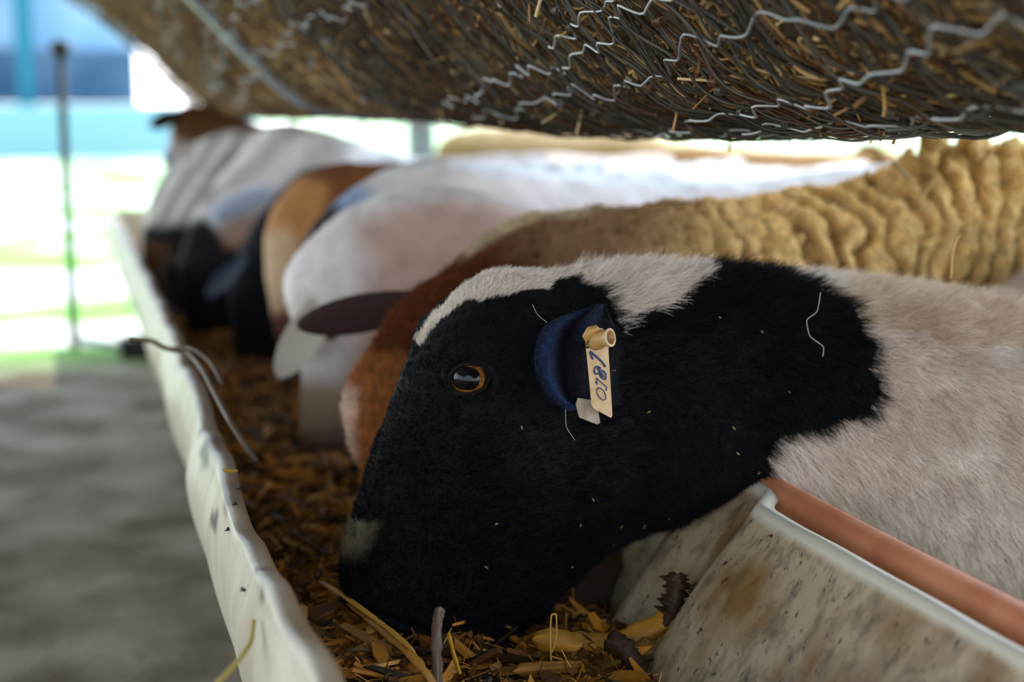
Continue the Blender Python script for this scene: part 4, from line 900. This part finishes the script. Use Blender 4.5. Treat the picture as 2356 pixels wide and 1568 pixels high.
# ------------------------------------------------------------------ small things
def straw(name, pts, Y, r, col, label, cat, n=40, flat=1.0, taper=True, matl=None):
    p = np.array(pts, float); k = np.linspace(0, len(p)-1, n); pp = pchip(np.arange(len(p)), p, k)
    yy = np.interp(k, np.arange(len(p)), np.broadcast_to(Y, (len(p),)))
    P = at(pp[:, 0], pp[:, 1], yy); rr = r*(1-.75*np.abs(np.linspace(-1, 1, n))**9)*(1+.22*noise(P, 170, 4)+.1*noise(P, 600, 5)) if taper else r
    b = MB(); b.tube(P, rr, 8, col, flat=flat); return tag(b.build(name, matl or M_straw), label, cat)
def strip(name, pts, Y, hw, col, label, cat, jag=.25, curl=.5, n=60, seed=0, ends=(.5, .6)):
    p = np.array(pts, float); k = np.linspace(0, len(p)-1, n); pp = pchip(np.arange(len(p)), p, k)
    yy = np.interp(k, np.arange(len(p)), np.broadcast_to(Y, (len(p),))); C = at(pp[:, 0], pp[:, 1], yy)
    T = np.gradient(C, axis=0); T /= np.linalg.norm(T, axis=1)[:, None]; S = np.cross(T, F_); S /= np.linalg.norm(S, axis=1)[:, None]; Nn = -F_
    rg = np.random.default_rng(seed); t = np.linspace(0, 1, n); u = np.linspace(-1, 1, 9)
    e = np.minimum(1, np.minimum((t/.08)**.7+ends[0]*.3, ((1-t)/.10)**.7+ends[1]*.3))
    jl, jr = (1+jag*(noise(np.stack([t*18, 0*t, 0*t+q_], 1), 1, seed)+.5*noise(np.stack([t*30, 0*t, 0*t+q_], 1), 1, seed+3)) for q_ in (1.5, 7.5))
    wdt = np.where(u[None] < 0, jl[:, None], jr[:, None])*u[None]*hw*e[:, None]
    ht = curl*hw*(u[None]**2-.4)+.10*hw*noise(np.stack([t[:, None]*8+0*u, u[None]*5+0*t[:, None], 0*t[:, None]*u], -1), 1.5, seed+5)
    P = C[:, None]+S[:, None]*wdt[..., None]-Nn*ht[..., None]; Q = P-Nn*.0009
    G = np.concatenate([P, Q[:, ::-1]], 1); fib = 1+.5*noise(np.stack([t[:, None]*3+0*u, u[None]*15+0*t[:, None], 0*t[:, None]*u], -1), 1.3, seed+8)
    c = np.asarray(col)*fib[..., None]; c = np.concatenate([c, c[:, ::-1]], 1)
    K = G.shape[1]; cap = [[i, i+1, K-2-i, K-1-i] for i in range(8)]; cap += [[(n-1)*K+q_ for q_ in f[::-1]] for f in cap]
    o = new_mesh(name, G.reshape(-1, 3), np.vstack([grid_faces(n, K, True), cap]), mat=M_feed, col=c.reshape(-1, 3)); return tag(o, label, cat)
straw('dry_stalk', [(735, 1335), (800, 1380), (870, 1440), (930, 1490), (975, 1540), (1010, 1590)], [1.20, 1.10, 1.03, .99, .97, .96], .0046, hexc('a8742c'), 'long split brown stalk lying across the feed under the black muzzle', 'stalk', flat=.5)
straw('dry_stalk', [(752, 1342), (830, 1398), (905, 1455), (955, 1500)], [1.12, 1.06, 1.01, .975], .0026, hexc('c8923c'), 'thin golden stalk lying on the long split one by the muzzle', 'stalk', flat=.5)
strip('bark_strip', [(1010, 1395), (1006, 1450), (1004, 1500), (1006, 1600)], [1.0, 1.0, .99, .98], .0042, hexc('7a6656'), 'grey brown upright bark strip below the black chin', 'bark', 0.3, 0.8, seed=1)
straw('husk_sliver', [(1032, 1455), (1040, 1490), (1052, 1530), (1058, 1550)], .985, .0040, hexc('d09a2c'), 'bright yellow husk sliver standing right of the bark strip', 'husk', flat=.4)
strip('husk_strip', [(1225, 1470), (1300, 1482), (1400, 1488), (1480, 1462), (1560, 1425), (1618, 1400)], [1.0, 1.0, .995, .99, .985, .985], .0105, hexc('ae7826'), 'broad fibrous golden husk strip resting against the right trough wall', 'husk', 0.25, 0.9, seed=2)
strip('husk_strip', [(1380, 1530), (1450, 1508), (1530, 1490), (1600, 1462)], [.985, .98, .975, .965], .0095, hexc('80602a'), 'dull brown husk strip lying under the broad golden one', 'husk', 0.3, 0.8, seed=3)
strip('husk_strip', [(1180, 1545), (1280, 1535), (1380, 1532), (1470, 1525)], [.985, .98, .98, .975], .005, hexc('966420'), 'narrow husk strip along the lower edge of the feed', 'husk', 0.2, 0.6, seed=4)
strip('dry_leaf', [(1530, 1440), (1550, 1390), (1556, 1350), (1560, 1318)], [.985, .99, .995, .995], .0095, hexc('3e2c1a'), 'dark curled leaf standing against the right trough wall', 'leaf', 0.55, 1.2, seed=5)
strip('dry_leaf', [(1590, 1430), (1600, 1390), (1606, 1340)], [.985, .985, .985], .0045, hexc('3a2e1c'), 'small dark leaf shred right of the curled one', 'leaf', 0.6, 1.0, seed=6)
strip('dry_leaf', [(1395, 1470), (1440, 1500), (1480, 1560)], [.965, .955, .945], .009, hexc('34200f'), 'dark pointed leaf shred in front of the golden husk strip', 'leaf', 0.2, 0.8, seed=7)
straw('straw', [(1268, 1522), (1266, 1460), (1270, 1412), (1279, 1412), (1281, 1455), (1270, 1500)], .985, .0007, hexc('c89a48'), 'thin looped straw standing up below the jaw', 'straw', taper=False)
straw('husk_chip', [(768, 1150), (766, 1180), (764, 1205)], 1.50, .012, hexc('d8b060'), 'pale yellow husk chip on the feed left of the black face', 'husk', flat=.4)
straw('straw', [(583, 1428), (578, 1470), (555, 1510), (500, 1572)], [.86, .84, .82, .80], .0016, hexc('b8a050'), 'pale bent straw hanging outside the left rim', 'straw', taper=False)
straw('straw', [(513, 1080), (528, 1083), (547, 1082)], [1.05, 1.06, 1.07], .0014, hexc('b08a38'), 'short yellow straw bit lying on the left rim', 'straw')
straw('dry_vine', [(300, 778), (345, 783), (380, 800), (430, 812), (462, 845), (495, 905), (530, 970), (562, 1020), (590, 1062)], [1.52, 1.50, 1.48, 1.46, 1.40, 1.34, 1.28, 1.26, 1.25], .0028, hexc('5e4e3e'), 'dry grey brown vine draped over the left rim', 'vine', taper=False, n=60)
straw('dry_vine', [(380, 802), (430, 800), (480, 830), (510, 880)], [1.47, 1.45, 1.41, 1.36], .0020, hexc('6a5a4a'), 'short loose vine end arching over the left rim', 'vine', taper=False)
straw('straw', [(2188, 642), (2190, 600), (2196, 565), (2208, 540)], 1.06, .0009, hexc('c8a468'), 'dry grass blade standing up from the pale back', 'straw')
straw('thread', [(1888, 672), (1880, 715), (1856, 738), (1862, 770), (1895, 800), (1893, 820)], 1.0, .00032, hexc('a8b098'), 'thin greenish thread lying on the black neck', 'thread', taper=False)
straw('bristle', [(1225, 700), (1236, 722), (1258, 741)], .995, .0002, hexc('a8b0a8'), 'white bristle above the tagged ear', 'bristle', taper=False)
straw('bristle', [(1301, 940), (1302, 975), (1322, 1012)], .975, .0002, hexc('a8b0a8'), 'white bristle hanging below the tagged ear', 'bristle', taper=False)
straw('stick', [(1492, 470), (1540, 467), (1592, 467)], 1.36, .0010, hexc('4a4438'), 'short dark stick lying on the woolly back', 'stick', taper=False)
straw('straw', [(2050, 365), (2080, 400), (2108, 430)], 1.30, .0010, hexc('6a5a38'), 'dark straw poking from the wool left of the tufts', 'straw')
straw('straw', [(2150, 415), (2130, 440), (2115, 455)], 1.30, .0016, hexc('c09c60'), 'pale straw chip stuck in the wool below the tufts', 'straw')
for pts_, Y_, c_, lab_ in (([(1795, 1163), (1850, 1180), (1895, 1192)], [1.04, 1.02, 1.01], 'c88a3c', 'orange yellow husk piece lying where the neck crosses the right rim'),
                          ([(1830, 1185), (1900, 1200), (1960, 1222)], [1.03, 1.0, .985], '7a5c22', 'olive brown straw wisp on the rail under the pale neck'),
                          ([(1880, 1196), (1930, 1222), (1985, 1238)], [1.01, .99, .98], 'a8863a', 'yellow brown straw wisp along the rail beyond the rim corner')):
    straw('straw', pts_, Y_, .0032, hexc(c_), lab_, 'straw', flat=.5)
def fly(px_, py_, label, a):
    pu, pv = topx(TR_OUT); m = (TR_OUT[:, 1] > .6) & (TR_OUT[:, 1] < 1.3); i = np.argmin(np.where(m, (pu-px_)**2+(pv-py_)**2, 1e12)); best = TR_OUT[i]+np.array([-.0010, -.0006, .0012])
    f = empty('fly', best); M = Matrix.Rotation(a, 3, 'Z')
    b = MB(); b.ell(best, (.0013, .0026, .0012), 8, (1, 1, 1), M); b.ell(best+np.array(M@Vector((0, .003, 0))), (.001, .001, .001), 6); b.build('fly_body', M_dark, f)
    b = MB()
    for s in (-1, 1):
        for k in (-1, 0, 1): b.tube([best, best+np.array([s*.0022, k*.0012, -.001])], .00018, 4)
    b.build('leg_set', M_dark, f); tag(settle(f), label, 'fly', 'flies on the left rim')
fly(548, 1124, 'black fly on top of the left trough rim, highest of four', .3)
fly(536, 1163, 'black fly just below the highest one on the left rim', .1)
fly(531, 1217, 'black fly third down on the white outer face of the rim', -.2)
fly(556, 1360, 'black fly lowest of four on the white outer trough face', .2)
